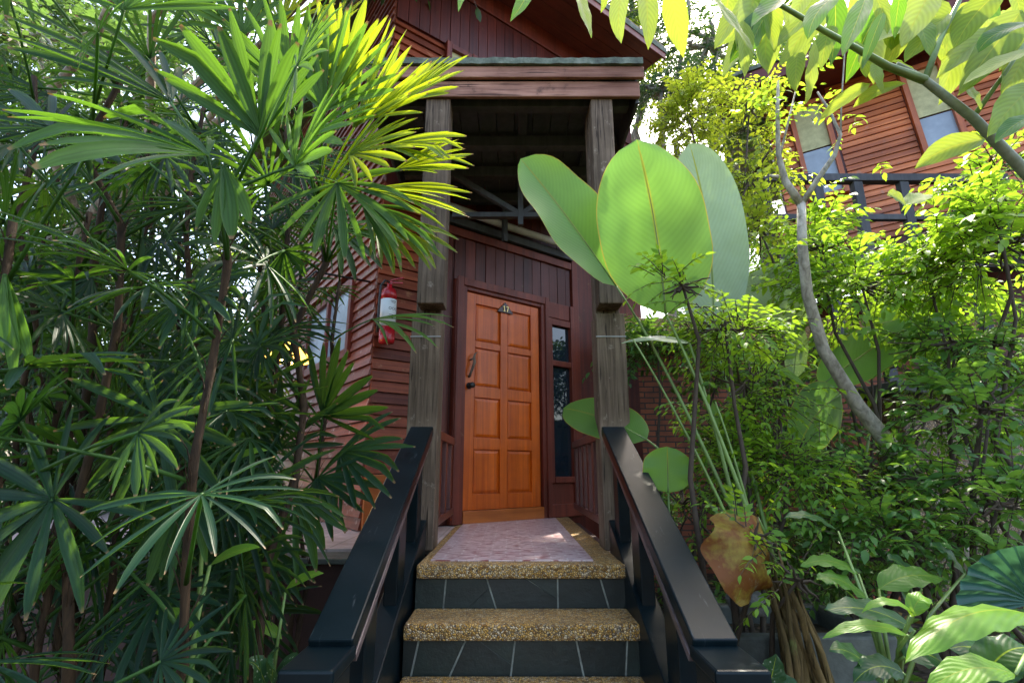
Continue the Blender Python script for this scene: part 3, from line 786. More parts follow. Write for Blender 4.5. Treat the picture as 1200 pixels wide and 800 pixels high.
mb = MB(); mb.tube([(-.45, -.12, 3.84), (.4, -.12, 3.83), (1.28, -.12, 3.84)], .038, 12); mb.build('ceiling_tube', M['pole'], hs, smooth=True, label='pale round tube under the porch ceiling')
hbox('tube_bracket', M['darkwood'], (.30, .35, -.20, -.16, 3.62, 4.05))
hbox('upper_beam', M['darkwood'], (-.384, 1.36, -.06, -.001, 3.72, 3.80))
# upper window
uw = hbox('window', M['trim'], (-.31, -.25, -.04, .03, 4.2, 5.76), (.0, .06, -.04, .03, 4.2, 5.76), (-.249, -.001, -.035, .03, 5.69, 5.75), label='small upper window behind the porch roof')
hbox('pane', M['curtain'], -.25, 0, .006, .014, 4.2, 5.69, bevel=0, parent=uw)
# eave
hbox('eave_soffit', M['soffit'], [(CX-.3+.0, 2.55, -.62+.155*i, -.62+.155*i+.15, 6.70, 6.725) for i in range(4)][0], *[(CX-.3, 2.55, -.62+.155*i, -.62+.155*i+.15, 6.70, 6.725) for i in range(1, 4)])
hbox('roof', M['moss'], (CX-.5, 2.6, -.66, 6.0, 6.75, 6.83), bevel=0)
hbox('eave_fascia', M['trim'], (CX-.4, 2.58, -.65, -.625, 6.66, 6.86))

# fire extinguisher on the wall
def wl(t, o, z): return HO + V((.8025*t + .5966*o, .5966*t - .8025*o, z))
ep = wl(-.80, .10, 0)
ex = thing('fire_extinguisher', 'red and white fire extinguisher hanging on the lapped siding', 'fire extinguisher', (ep.x, ep.y, 2.44), ANG)
mb = MB(); mb.lathe([(.052, 0), (.062, .008), (.064, .03), (.064, .135)], n=28); mb.build('cylinder_base', M['redpaint'], ex, smooth=True)
mb = MB(); mb.lathe([(.0642, .1355), (.0642, .37)], n=28); mb.build('label_band', M['white'], ex, smooth=True)
mb = MB(); mb.lathe([(.064, .3705), (.064, .42), (.056, .455), (.036, .475), (.022, .482), (.022, .505)], n=28); mb.build('shoulder', M['redpaint'], ex, smooth=True)
mb = MB(); mb.box(-.016, .016, -.016, .016, .505, .535); mb.bar((0, -.01, .54), (.10, -.05, .575), .018, .01); mb.bar((0, -.01, .522), (.095, -.05, .525), .018, .01); mb.build('valve_lever', M['redpaint'], ex, bevel=.002)
mb = MB(); mb.tube([(-.015, -.02, .52), (-.06, -.04, .52), (-.092, -.04, .47), (-.095, -.03, .35), (-.09, -.02, .15), (-.088, -.02, .08)], [.009, .009, .009, .009, .010, .014], 8); mb.build('hose', M['blackpl'], ex, smooth=True)
mb = MB(); mb.box(-.02, .02, .05, .095, .05, .47); mb.build('wall_bracket', M['metal'], ex)
mb = MB()
for i in range(3):                       # three round-cornered class symbols wrapped on the label
    a0 = -math.pi/2 + .25 + (i-1)*.42
    for k in range(12):
        a = k/12*2*math.pi; a2 = (k+1)/12*2*math.pi
        def pp(an, r): return (a0 + r*math.cos(an)/.064, .285 + r*math.sin(an))
        (t1, z1), (t2, z2), (t3, z3), (t4, z4) = pp(a, .0085), pp(a2, .0085), pp(a2, .012), pp(a, .012)
        mb.add([(.0650*math.cos(t), .0650*math.sin(t), z) for t, z in ((t1, z1), (t2, z2), (t3, z3), (t4, z4))], [(0, 1, 2, 3)])
for z0, w in ((.335, .30), (.348, .42), (.23, .5), (.218, .42), (.206, .5)):
    k = 6
    vs = []
    for i in range(k+1):
        t = -math.pi/2+.25 - w + 2*w*i/k
        vs += [(.065*math.cos(t), .065*math.sin(t), z0), (.065*math.cos(t), .065*math.sin(t), z0+.004)]
    mb.add(vs, [(2*i, 2*i+2, 2*i+3, 2*i+1) for i in range(k)])
mb.build('label_print', M['blackpl'], ex)

# ------------------------------------------------------------------ terrace at the left
mb = MB(); mb.box(-6.0, -.475, 3.26, 9.0, .96, .99)
tag(mb.build('terrace_paving', M['paver']), kind='structure')
mb = MB(); mb.box(-6.0, -.655, 3.02, 3.20, -.05, .945); 
mb2 = MB()
rw = thing('retaining_wall', 'maroon rendered retaining wall under the paved terrace', 'wall', (-2.5, 3.1, 0))
mb.build('wall_face', M['maroon'], rw, world=True, bevel=.006)
mb2.box(-6.0, -.652, 2.99, 3.24, .948, .978); mb2.build('coping', M['stone'], rw, world=True, bevel=.006)

# amber lamp glowing on the terrace
lp = at(338, 415, 3.75)
lm = thing('wall_lantern', 'glowing amber lantern behind the palms on the terrace', 'lantern', lp)
mb = MB(); mb.lathe([(.03, .10), (.10, .04), (.16, -.03), (.165, -.05), (.155, -.05), (.10, .02)], n=24); mb.build('lamp_shade', M['amber'], lm, smooth=True)
mb = MB(); mb.lathe([(.01, -.09), (.035, -.07), (.045, -.04), (.03, -.01), (.015, .02)], n=16); mb.build('bulb', M['bulb'], lm, smooth=True)
mb = MB(); mb.tube([(0, 0, .10), (0, 0, .5), (.1, .1, .7), (.5, .5, .75)], .010, 8); mb.build('lamp_arm', M['metal'], lm, smooth=True)

# ------------------------------------------------------------------ right side: brick wall, pebble wall, trough, neighbour house
bw = thing('brick_wall', 'red brick garden wall with pebble-wash coping beyond the porch', 'wall', (2.8, 6.2, 0))
mb = MB(); mb.box(1.02, 6.2, 6.1, 6.4, -.05, 2.86); mb.build('brickwork', M['brick'], bw, world=True)
mb = MB(); mb.box(.86, 6.3, 5.72, 6.5, 2.863, 3.16); mb.build('coping', M['pebble'], bw, world=True, bevel=.01)
mb = MB(); mb.box(.93, 1.17, 5.708, 5.7195, 2.99, 3.11); mb.build('coping_tile', M['stone'], bw, world=True)
bp_ = at(1000, 525, 4.6)
bpr = thing('brick_pier', 'short orange-red brick pier standing behind the leaning tree', 'pier', (bp_.x, 4.7, 0))
mb = MB(); mb.box(bp_.x-.22, bp_.x+.16, 4.55, 4.9, .2, 1.62); mb.build('brickwork', M['brick'], bpr, world=True)
mb = MB(); mb.box(bp_.x-.25, bp_.x+.19, 4.52, 4.93, 1.623, 1.69); mb.build('cap', M['brick'], bpr, world=True, bevel=.006)
pw = thing('pebble_wall', 'tan pebble-wash retaining wall beside the leafy shrubs', 'wall', (4.6, 4.7, 0))
mb = MB(); mb.box(3.45, 8, 4.55, 5.0, 0, 2.10); mb.build('wall_face', M['pebble_wall'], pw, world=True, bevel=.01)
mb = MB(); mb.box(3.40, 8, 4.48, 5.06, 2.103, 2.22); mb.build('coping', M['stone'], pw, world=True, bevel=.012)

tr = thing('stone_trough', 'mossy grey stone planting trough beside the handrail foot', 'trough', (1.05, 2.5, .3))
mb = MB()
for q in ((.80, 1.55, 2.28, 2.34, .1, .80), (.80, 1.55, 2.76, 2.82, .1, .80), (.80, .86, 2.341, 2.759, .1, .80), (1.49, 1.55, 2.341, 2.759, .1, .80)): mb.box(*q)
mb.build('trough_side', M['stone'], tr, world=True, bevel=.012)
mb = MB(); mb.box(.861, 1.489, 2.341, 2.759, .1, .72); mb.build('soil_fill', M['soil'], tr, world=True)
def rock(p, r, label):
    import bmesh
    bm = bmesh.new(); bmesh.ops.create_icosphere(bm, subdivisions=3, radius=1)
    a, b_, c_ = rng.random()*9, rng.random()*9, rng.random()*9
    for v in bm.verts:
        q = v.co.copy()
        k = 1 + .16*math.sin(3*q.x+a)*math.cos(2.4*q.y+b_) + .12*math.sin(4*q.z+c_) + .05*math.sin(9*q.x+5*q.y)
        v.co = V((q.x*r[0]*k, q.y*r[1]*k, max(-.5, q.z)*r[2]*k))
    me = bpy.data.meshes.new('rock'); bm.to_mesh(me); bm.free(); me.materials.append(M['rock'])
    for p_ in me.polygons: p_.use_smooth = True
    o = bpy.data.objects.new('rock', me); COL.objects.link(o); o.location = p
    tag(o, label, 'rock')
rock(at(876, 708, 2.42), (.085, .08, .055), 'rounded grey rock lying in the stone trough')

nh = thing('neighbour_house', 'orange-brown boarded upper house with curtained windows behind the leaning tree', 'house', (4.3, 6.0, 4.2))
NA = math.atan2(-.45, .89)
nh.rotation_euler = (0, R(-4), NA)
def nbox(name, mat, *b, bevel=.005, parent=nh, label=None):
    mb = MB()
    for q in (b if isinstance(b[0], tuple) else [b]): mb.box(*q)
    return mb.build(name, mat, parent, bevel=bevel, label=label)
M['nsiding'] = wood('neighbour_siding', (.38, .085, .02), (.74, .23, .07), .42, (1.0, 30, 30), worn=(.36, .2, .14), board=.35)
nbox('wall', M['plank'], -.62, 4.6, .03, .2, -.4, 2.5, bevel=0)
mb = MB()
for x0, x1 in ((-.6, -.34), (.17, .95), (1.43, 2.3), (2.78, 4.6)): lap(mb, x0, x1, .0, 2.35, .03, .085, .02)
lap(mb, -.34, .17, 0, .72, .03, .085, .02); lap(mb, .95, 1.43, 0, .95, .03, .085, .02); lap(mb, 2.3, 2.78, 0, .95, .03, .085, .02)
mb.build('siding', M['nsiding'], nh)
M['ntrim'] = wood('neighbour_trim', (.36, .075, .016), (.60, .16, .04), .4, (22, 22, .9))
for x0, z0 in ((-.33, .72), (.96, .95), (2.31, .95)):
    w_ = nbox('window', M['ntrim'], (x0, x0+.06, -.05, .03, z0, 2.2), (x0+.40, x0+.46, -.05, .03, z0, 2.2), (x0+.061, x0+.399, -.045, .03, 2.13, 2.2), (x0+.061, x0+.399, -.045, .03, z0, z0+.06))
    nbox('pane', M['frost'], x0+.06, x0+.40, .006, .014, z0+.06, 1.45, bevel=0, parent=w_)
    nbox('curtain', M['curtain'], x0+.06, x0+.40, .0, .012, 1.47, 2.13, bevel=0, parent=w_)
nbox('eave', M['soffit'], (-1.2, 4.8, -.55, .03, 2.36, 2.40), (-1.2, 4.8, -.58, -.552, 2.32, 2.55))
nbox('roof', M['moss'], -1.2, 4.8, -.6, 3.5, 2.56, 2.62, bevel=0)
nbox('lower_wall', M['plank'], -.62, 4.6, .35, .5, -4.3, -.56, bevel=0)
nbox('floor_beam', M['darkwood'], -.9, 4.6, -.6, .2, -.55, -.402)
# balcony
bl = thing('balcony_railing', 'dark timber balcony railing in front of the boarded upper house', 'railing', (4.2, 5.2, 3.6))
mb = MB(); mb.box(2.75, 5.6, 5.15, 5.25, 4.60, 4.69); mb.build('top_rail', M['darkwood'], bl, world=True, bevel=.006)
mb = MB(); mb.box(2.75, 5.6, 5.17, 5.23, 4.13, 4.20); mb.build('middle_rail', M['darkwood'], bl, world=True, bevel=.006)
mb = MB(); mb.box(2.75, 5.6, 5.12, 5.28, 3.55, 3.70); mb.build('bottom_beam', M['darkwood'], bl, world=True, bevel=.006)
for x in (2.85, 3.45, 3.9, 4.42, 5.0):
    mb = MB(); mb.box(x-.05, x+.05, 5.161, 5.239, 2.2, 4.6); mb.build('post', M['darkwood'], bl, world=True, bevel=.006)
pn = at(910, 292, 5.35)
cr_ = thing('orange_shutter', 'small orange-red wooden shutter below the dark balcony', 'shutter', pn)
mb = MB(); mb.box(-.16, .16, -.02, .02, -.2, .2); mb.build('shutter_board', M['ntrim'], cr_, bevel=.005)
mb = MB(); mb.box(-.2, .2, -.06, .06, -.255, -.203); mb.build('ledge', M['pole'], cr_, bevel=.005)

# ------------------------------------------------------------------ lady palms
def frond(hub, attach, axis, nrm, L, nseg, spread, w, mat, parent, droop=.3, rb=.4, name='frond'):
    """fan leaf: petiole from the cane to the hub, then pleated fingers"""
    hub, attach, axis, nrm = V(hub), V(attach), V(axis).normalized(), V(nrm).normalized()
    nrm = (nrm - axis*nrm.dot(axis)).normalized(); side = axis.cross(nrm)
    mb = MB()
    pm = (hub+attach)/2 + V((0, 0, .06*(hub-attach).length)) 
    mb.tube([attach, attach.lerp(pm, .6), pm.lerp(hub, .4), hub], [.0062, .005, .0042, .0045], 5, rnd=.7)
    nseg = int(nseg*1.25) if nseg > 5 else nseg
    for i in range(nseg):
        a = (-spread + 2*spread*(i+.5)/nseg) + rng.gauss(0, .035)
        d = axis*math.cos(a) + side*math.sin(a) + nrm*rng.gauss(0, .07)
        d.normalize()
        w_k = w
        l = L*(1 - .22*(abs(a)/max(spread, .1))**2)*(.88+.22*rng.random())
        ww = w*(.58+.46*rng.random())*(1 if abs(a) < spread*.75 else .8)
        dz = droop*(.5+1.0*rng.random())
        nl = 7
        vs = []; uv = []
        p = hub.copy(); q = d.copy()
        tw = rng.gauss(0, .25)
        kink = rng.random() < .10
        for s_ in range(nl+1):
            s = s_/nl
            sd = q.cross(nrm); sd = sd.normalized() if sd.length > 1e-3 else side
            sd = Matrix.Rotation(tw*s, 3, q) @ sd
            n2 = sd.cross(q)
            hw = ww*.5*pr_strap(s)
            for u in (-1, -.5, 0, .5, 1):
                vs.append(p + sd*(hw*u) + n2*(hw*(.34 if abs(u) == 1 else (-.10 if u else .12)))); uv.append((u*.5+.5, s))
            p = p + q*(l/nl)
            q = (q + V((0, 0, -1))*dz*(.5+s*1.5)/nl*1.6 + (V((0, 0, -1))*.5 if kink and s_ == 4 else V((0, 0, 0)))).normalized()
        fs = [(k*5+j, k*5+j+1, (k+1)*5+j+1, (k+1)*5+j) for k in range(nl) for j in range(4)]
        mb.add(vs, fs, uv, min(1, max(0, rb+rng.gauss(0, .13))))
    return mb.build(name, mat, parent, world=True, smooth=True)

class Cane:
    def __init__(s, label, bx, Y, tx, ty, r=.02, hairy=True, Yt=None):
        b0 = at(bx, 800, Y); base = V((b0.x, Y, 0)); top = at(tx, ty, Yt or Y)
        s.root = thing('lady_palm', label, 'palm', base, group='lady palm canes beside the steps')
        r *= .70; s.pts = sway(base, top, 9, .012)
        s.pts[1] = base.lerp(top, 1/9)
        mb = MB()
        fine = []
        for i in range(9):
            for k in range(4): fine.append(s.pts[i].lerp(s.pts[i+1], k/4))
        fine.append(s.pts[-1])
        rad = [r*(1.05-.35*i/len(fine))*(1+(.16*rng.random() if hairy else .03)) for i in range(len(fine))]
        if hairy: rad = [q*(1.18 if i % 4 == 0 else 1) for i, q in enumerate(rad)]
        mb.tube(fine, rad, 9)
        if hairy:
            for i in range(2, len(fine)-1):
                for _ in range(2):
                    a = rng.random()*6.28; o = V((math.cos(a), math.sin(a), 0))
                    p = fine[i] + o*rad[i]*.85
                    mb.tube([p, p + o*.012 + V((0, 0, .03)), p + o*(.02+.03*rng.random()) + V((0, 0, .05+.03*rng.random()))], [.0022, .0014, .0004], 4, cap=False)
        mb.build('cane', M['fibre'] if hairy else M['greenstem'], s.root, world=True, smooth=True)
    def near(s, hub):
        best = None
        for p in s.pts:
            d = (p-hub).length + (2.0 if p.z > hub.z-.04 else 0) + abs((hub.z-.28)-p.z)*.5
            if best is None or d < best[0]: best = (d, p)
        return best[1]
    def hero(s, px, py, Y, ang, depth=.25, face=.5, L=.36, n=9, spread=1.9, w=.036, mat='palm', droop=.3, rb=.45):
        hub = at(px, py, Y); a = R(ang)
        ax = CR*math.cos(a) + CU*math.sin(a) + CT*depth
        nm = V((0, 0, 1))*(1-face) + CT*face
        frond(hub, s.near(hub), ax, nm, L, n, spread, w, M[mat], s.root, droop, rb)
    def fill(s, n, z0=.45, L=.34, mat='palm', rb=.2, out=(.28, .5)):
        for i in range(n):
            f = z0 + (1-z0)*(i+.5)/n
            k = f*(len(s.pts)-1); i0 = min(int(k), len(s.pts)-2)
            p = s.pts[i0].lerp(s.pts[i0+1], k-i0)
            az = i*2.4 + rng.random()*1.2
            o = V((math.cos(az), math.sin(az), 0))
            hub = p + o*rng.uniform(*out) + V((0, 0, rng.uniform(.08, .36)))
            if hub.y < .95: hub.y = .95 + rng.random()*.2
            if hub.x > -.35 and hub.y < 2.6: hub.x = -.45
            lim = -.47 if hub.z < 2.7 else -.36
            if hub.x/hub.y > lim: hub.x = lim*hub.y - rng.random()*.15; o = V((-abs(o.x)*.6, o.y, 0))
            ax = o + V((0, 0, rng.uniform(-.35, .35)))
            frond(hub, p, ax + V((0, 0, rng.uniform(-.5, .25))), V((0, 0, rng.uniform(.2, .8))) + CT*rng.uniform(.3, 1.2) + o*rng.uniform(-.4, .3) + rv(.25), L*rng.uniform(.6, 1.1)*min(1, hub.y/1.75), rng.randint(9, 13), rng.uniform(1.3, 2.5), rng.uniform(.015, .023), M[mat], s.root, rng.uniform(.15, .5), rb)

c1 = Cane('lady palm with thick hairy cane nearest the steps, sunlit yellow fronds crossing the porch post', 272, 1.75, 372, 235, .021, Yt=2.0)
for h in ((470, 120, 2.0, 38, .0, .5, .34, 11, .9, .034, 'palm_sunlit', .1), (415, 150, 1.8, 62, .1, .5, .40, 12, 1.1, .036, 'palm_sunlit', .05), (462, 200, 2.0, 14, .1, .5, .36, 10, .8, .034, 'palm_sunlit', .15),
          (440, 255, 2.0, -30, .2, .5, .36, 10, 1.0, .034, 'palm_sunlit', .35, .3), (380, 130, 1.7, 75, .1, .55, .36, 11, 1.2, .036, 'palm', .1, .95), (340, 110, 1.7, 95, .1, .5, .36, 11, 1.2, .036, 'palm', .1, .9),
          (438, 138, 1.85, 48, .1, .55, .34, 10, 1.15, .038, 'palm_sunlit', .08), (398, 105, 1.75, 88, .0, .6, .36, 9, .8, .04, 'palm_sunlit', .03),
          (450, 172, 1.95, 4, .15, .5, .36, 8, .75, .036, 'palm_sunlit', .18), (430, 222, 2.0, -8, .1, .45, .44, 8, .65, .036, 'palm_sunlit', .18),
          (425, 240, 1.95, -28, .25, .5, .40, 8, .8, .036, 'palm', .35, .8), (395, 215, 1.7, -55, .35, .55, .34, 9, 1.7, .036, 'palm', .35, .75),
          (355, 165, 1.6, 25, .2, .5, .32, 9, 1.5, .038, 'palm', .15, .95), (410, 180, 1.75, 15, .3, .6, .3, 9, 1.4, .036, 'palm_sunlit', .2, .3)):
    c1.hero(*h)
c1.fill(12, .4, rb=.25)
c2 = Cane('lady palm with slim cane leaning to the fire extinguisher, drooping fan over its white label', 345, 2.3, 398, 330, .016, Yt=2.7)
c2.hero(436, 374, 2.75, 2, .2, .35, .46, 9, .95, .03, 'palm', .42, .9)
c2.hero(378, 487, 2.2, 52, .25, .75, .34, 9, 1.2, .044, 'palm', .06, .2)
c2.hero(398, 530, 2.25, -12, .3, .65, .33, 9, 1.3, .034, 'palm', .22, .35)
c2.hero(345, 578, 1.9, -88, .4, .6, .27, 8, 1.5, .038, 'palm', .2, .6)
c2.hero(392, 268, 2.3, -20, .2, .5, .36, 8, 1.2, .036, 'palm', .4, .7)
c2.hero(325, 525, 2.05, 120, .3, .75, .30, 10, 2.4, .030, 'palm', .12, .15)
c2.hero(300, 455, 2.0, 60, .3, .7, .30, 10, 2.0, .030, 'palm', .12, .2)
c2.hero(372, 560, 2.2, -40, .3, .7, .28, 10, 1.7, .030, 'palm', .2, .2)
c2.hero(310, 640, 2.0, -100, .35, .7, .26, 9, 1.8, .030, 'palm', .2, .25)
c2.fill(9, .35, rb=.3)
c3 = Cane('lady palm in front with very large arching fan and one folded pale finger hanging', 215, 1.35, 262, 230, .017)
c3.hero(243, 182, 1.15, 160, .25, .42, .40, 9, 1.35, .046, 'palm', .32, .75)
c3.hero(262, 196, 1.2, -75, .35, .55, .22, 4, .55, .05, 'palm', .45, .85)
c3.hero(305, 160, 1.3, 100, .1, .45, .34, 9, 1.0, .044, 'palm', .12, .7)
c3.hero(345, 195, 1.35, 55, .2, .5, .26, 8, 1.5, .04, 'palm', .15, .95)
c3.hero(200, 120, 1.4, 140, .1, .4, .42, 9, 1.0, .036, 'palm', .2, .4)
c3.fill(11, .4, rb=.25)
c4 = Cane('lady palm with star-shaped dark fan at chest height and fans raised to the top edge', 120, 1.5, 150, 80, .018)
c4.hero(145, 12, 1.2, 95, -.2, .2, .34, 11, 1.45, .034, 'palm', .1, .9)
c4.hero(187, 490, 1.4, 250, .3, .75, .29, 11, 2.7, .036, 'palm', .12, .3)
c4.hero(222, 575, 1.45, -105, .35, .55, .24, 8, 1.1, .034, 'palm', .25, .45)
c4.hero(60, 150, 1.3, 170, .2, .5, .36, 9, 1.4, .034, 'palm', .3, .2)
c4.fill(13, .32, rb=.25)
c5 = Cane('lady palm at the photo edge with low wide fan and two hanging pale fingers', 10, 1.25, 15, 260, .017)
c5.hero(62, 585, 1.2, 215, .35, .65, .27, 11, 2.6, .036, 'palm', .18, .3)
c5.hero(6, 322, 1.15, -72, .2, .6, .24, 3, .22, .04, 'palm', .1, .9)
c5.hero(30, 430, 1.2, 10, .3, .2, .3, 7, .7, .036, 'palm', .2, .35)
c5.fill(12, .35, rb=.2)
fill_spec = [
 ('lady palm with bare dark cane between star-shaped fan and lantern', 232, 2.0, 240, 120, .017, 7),
 ('tall lady palm with thick dark cane rising behind the star-shaped fan', 125, 2.2, 128, 60, .024, 7),
 ('lady palm with crooked cane near the photo edge under white sky gaps', 60, 1.9, 40, 90, .018, 7),
 ('lady palm standing against the terrace wall behind the amber lantern frond', 300, 2.7, 300, 180, .018, 6),
 ('short lady palm crowded beside the maroon retaining wall', 300, 2.35, 330, 560, .014, 6),
 ('lady palm at the back of the clump under the tall arching fans', 170, 2.8, 180, 130, .02, 7),
 ('slanting lady palm in the shade at the dark outer side of the clump', 20, 2.5, 70, 200, .018, 7),
 ('low young lady palm with fans close to the soil in deepest shade', 90, 2.0, 100, 520, .014, 6),
 ('lady palm whose yellow-tipped top reaches the upper frame beside the house wall', 330, 2.4, 340, 40, .018, 7),
 ('lady palm with narrow fans crossing the house side window', 350, 3.0, 352, 260, .015, 6),
]
for lab, bx, Y, tx, ty, r_, n_ in fill_spec:
    c = Cane(lab, bx, Y, tx, ty, r_); c.fill(n_+15, .22, rb=rng.uniform(.02, .25))
    if 'yellow-tipped' in lab:
        c.hero(330, 30, 2.2, 80, 0, .5, .38, 9, 1.3, .036, 'palm_sunlit', .1)
        c.hero(285, 40, 2.0, 110, 0, .5, .38, 9, 1.3, .036, 'palm', .15, .9)
        c.hero(370, 60, 2.3, 60, 0, .5, .36, 9, 1.3, .036, 'palm_sunlit', .1)
    if 'upper frame' in lab or 'arching' in lab:
        c.fill(4, .85, rb=.6)


# bare canes with a small head, deep in the clump
for lab, bx, Y, tx, ty in (('thin bare palm cane at the far side of the clump beside the photo edge', -10, 2.4, -5, 150), ('thin palm cane in shadow between the two low wide fans', 95, 1.75, 105, 250), ('thin palm cane rising straight behind the drooping yellow-tipped finger leaves', 165, 2.3, 172, 170),
     ('thin dark palm cane before the pale terrace paving', 205, 2.5, 214, 240), ('upright brown palm cane among the lowest stems at the photo corner', 35, 1.7, 40, 330), ('straight brown palm cane before the maroon wall', 150, 1.8, 146, 380), ('rough brown palm cane close to the newel side, topped with short fans', 240, 1.9, 228, 420),
     ('short upright palm cane with stubby fans between two hairy canes', 75, 1.6, 70, 470),
     ('thin palm cane leaning over the terrace edge behind the seedlings', 250, 2.55, 275, 270)):
    c = Cane(lab, bx, Y, tx, ty, .015); c.fill(13, .35, rb=.06)

# bamboo-like seedlings low at the palms' feet
def seedling(label, bx, Y, tx, ty, n):
    b0 = at(bx, 800, Y); base = V((b0.x, Y, 0)); top = at(tx, ty, Y)
    t = thing('cane_seedling', label, 'plant', base, group='young cane seedlings among the palms')
    pts = sway(base, top, 8, .012); mb = MB(); mb.tube(pts, [.011-.0008*i for i in range(9)], 7); mb.build('stem', M['greenstem'], t, world=True, smooth=True)
    for i in range(n):
        p = pts[-1].lerp(pts[5], i/max(1, n-1)*.8)
        a = i*2.6+rng.random(); d = V((math.cos(a), .5*math.sin(a), .35))
        mb = MB(); blade(mb, p, p+d*.13, V((0, 0, .012)), V((0, -.6, .8)), .042, pr_ellip, 7, 2, .2, rnd=.7); mb.build('leaf', M['lush'], t, world=True, smooth=True)
seedling('bright green cane seedling with three oval leaves', 222, 1.5, 246, 662, 3)
seedling('slim cane seedling with oval leaf by the maroon wall', 315, 1.9, 335, 690, 3)
seedling('tall thin green cane with bare stem before the dark palms', 200, 1.6, 262, 545, 2)
vg = thing('spotted_leaf_plant', 'low plant with pale speckled leaves by the newel block', 'plant', at(335, 830, 1.8))
for (x0, y0, x1, y1) in ((318, 800, 322, 762), (318, 802, 352, 772), (322, 806, 350, 790), (312, 804, 290, 775)):
    mb = MB(); blade(mb, at(x0, y0, 1.8), at(x1, y1, 1.75), V((0, 0, .02)), V((0, -.5, .8)), .07, pr_ellip, 7, 2, .15, rnd=.5); mb.build('leaf', M['variegated'], vg, world=True, smooth=True)

# ------------------------------------------------------------------ big paddle-leaf plants
def paddle(root, base, stem_from, tip, width, nrm, mat, sag=(0, 0, 0), curl=.1, fold=.1, ripple=.015, rnd=.5, prof=pr_paddle, sr=.007, label=None, stem=True, rib='greenstem'):
    mb = MB(); blade(mb, base, tip, sag, nrm, width, prof, 22, 7, fold, ripple, 7, rnd, curl)
    lf = mb.build('leaf', M[mat], root, world=True, smooth=True, label=label)
    if stem:
        mb = MB(); b = V(base); s0 = V(stem_from)
        ctl = s0.lerp(b, .55) + V((0, 0, .12*(b-s0).length))
        pts = [s0*(1-s)**2 + ctl*2*s*(1-s) + b*s*s for s in [i/10 for i in range(11)]]
        mb.tube(pts, [sr*(1.5-.75*i/10) for i in range(11)], 8); mb.build('petiole', M['greenstem'], lf, world=True, smooth=True)
    # midrib
    mb = MB(); base_, tip_, sg_ = V(base), V(tip), V(sag); mid = (base_+tip_)/2 + sg_*2; off = V(nrm).normalized()*(-.0015)
    pts = [base_*(1-s)**2 + mid*2*s*(1-s) + tip_*s*s + off for s in [i/12*.93 for i in range(13)]]
    mb.tube(pts, [.0055*(1-.85*i/12) for i in range(13)], 6); mb.build('midrib', M[rib], lf, world=True, smooth=True)
    return lf
g0 = V((1.35, 2.25, .35))
pa = thing('paddle_leaf_plant', 'tall plant of giant upright green paddle leaves in front of the porch post', 'plant', g0)
TC = CT
paddle(pa, at(780, 368, 2.25), at(905, 680, 2.25), at(746, 163, 2.2), .545, CT + V((.05, 0, 0)), 'paddle', sag=(.02, 0, 0), curl=.12, fold=.06, rnd=.8)
paddle(pa, at(722, 335, 2.5), at(898, 690, 2.35), at(610, 186, 2.35), .40, CT*.95 + V((.15, 0, .55)), 'paddle', sag=(-.02, 0, .05), curl=-.1, fold=.2, ripple=.03, rnd=.95)
paddle(pa, at(836, 400, 3.05), at(915, 690, 2.4), at(808, 168, 3.0), .47, CT + V((-.75, 0, .1)), 'paddle_pale', sag=(.05, 0, .02), curl=.05, fold=.15, rnd=.6)  # whitish sheen put into this leaf's colour
paddle(pa, at(808, 402, 2.3), at(880, 670, 2.3), at(728, 402, 2.5), .12, V((0, -.5, 1)), 'paddle_pale', sag=(0, 0, .03), curl=.2, fold=.1, rnd=.3, sr=.007)
paddle(pa, at(758, 515, 3.0), at(880, 655, 2.5), at(660, 478, 3.6), .30, CT + V((0, 0, .5)), 'paddle', sag=(0, 0, .03), rnd=.3, sr=.008)
paddle(pa, at(783, 577, 2.6), at(790, 700, 2.45), at(782, 523, 2.6), .25, CT, 'paddle', sag=(0, 0, .0), rnd=.75, sr=.006, ripple=.03)
paddle(pa, at(888, 606, 2.15), at(922, 700, 2.2), at(862, 706, 2.0), .30, CT + V((.2, 0, .2)), 'dead', sag=(0, -.05, .02), curl=.6, ripple=.11, rnd=.4, rib='sheath', label='withered brown and yellow paddle leaf hanging down')
for (x, y) in ((742, 398), (838, 470)):
    mb = MB(); e = at(x, y, 2.3); s0 = at(892+rng.uniform(-12, 12), 668, 2.3); ctl = s0.lerp(e, .5)+V((0, 0, .10))
    mb.tube([s0*(1-s)**2+ctl*2*s*(1-s)+e*s*s for s in [i/8 for i in range(9)]], [.008-.0005*i for i in range(9)], 8); mb.build('stalk', M['greenstem'], pa, world=True, smooth=True)
for i in range(24):
    a = at(903+rng.uniform(-20, 28), 655+rng.uniform(-30, 35), 2.15+rng.uniform(-.1, .15)); b_ = at(975+rng.uniform(-35, 30), 900, 2.15+rng.uniform(-.12, .2))
    mb = MB(); pts = sway(b_, a, 6, .012); k_ = rng.uniform(.35, .8); mb.tube(pts, [.03*k_, .028*k_, .026*k_, .023*k_, .019*k_, .012*k_, .003*k_], 8); mb.build('sheath', M['sheath'], pa, world=True, smooth=True)
g1 = at(980, 700, 3.0); g1.z = .45
pb = thing('paddle_leaf_plant', 'paddle-leaf plant behind the leaning tree with pale and spotted leaves', 'plant', g1)
g1t = g1 + V((0, 0, .1))
paddle(pb, at(900, 392, 3.2), g1t, at(912, 312, 3.1), .46, CT + V((-.3, 0, .6)), 'paddle_pale', curl=.05, rnd=.8)
paddle(pb, at(930, 442, 3.1), g1t, at(936, 378, 3.1), .17, CT + V((.2, 0, .2)), 'paddle_spot', rnd=.7, sr=.007)
paddle(pb, at(945, 452, 2.9), g1t, at(858, 416, 2.8), .17, CT*.6 + V((.1, 0, .8)), 'paddle', rnd=1, sag=(0, 0, .04), sr=.007)
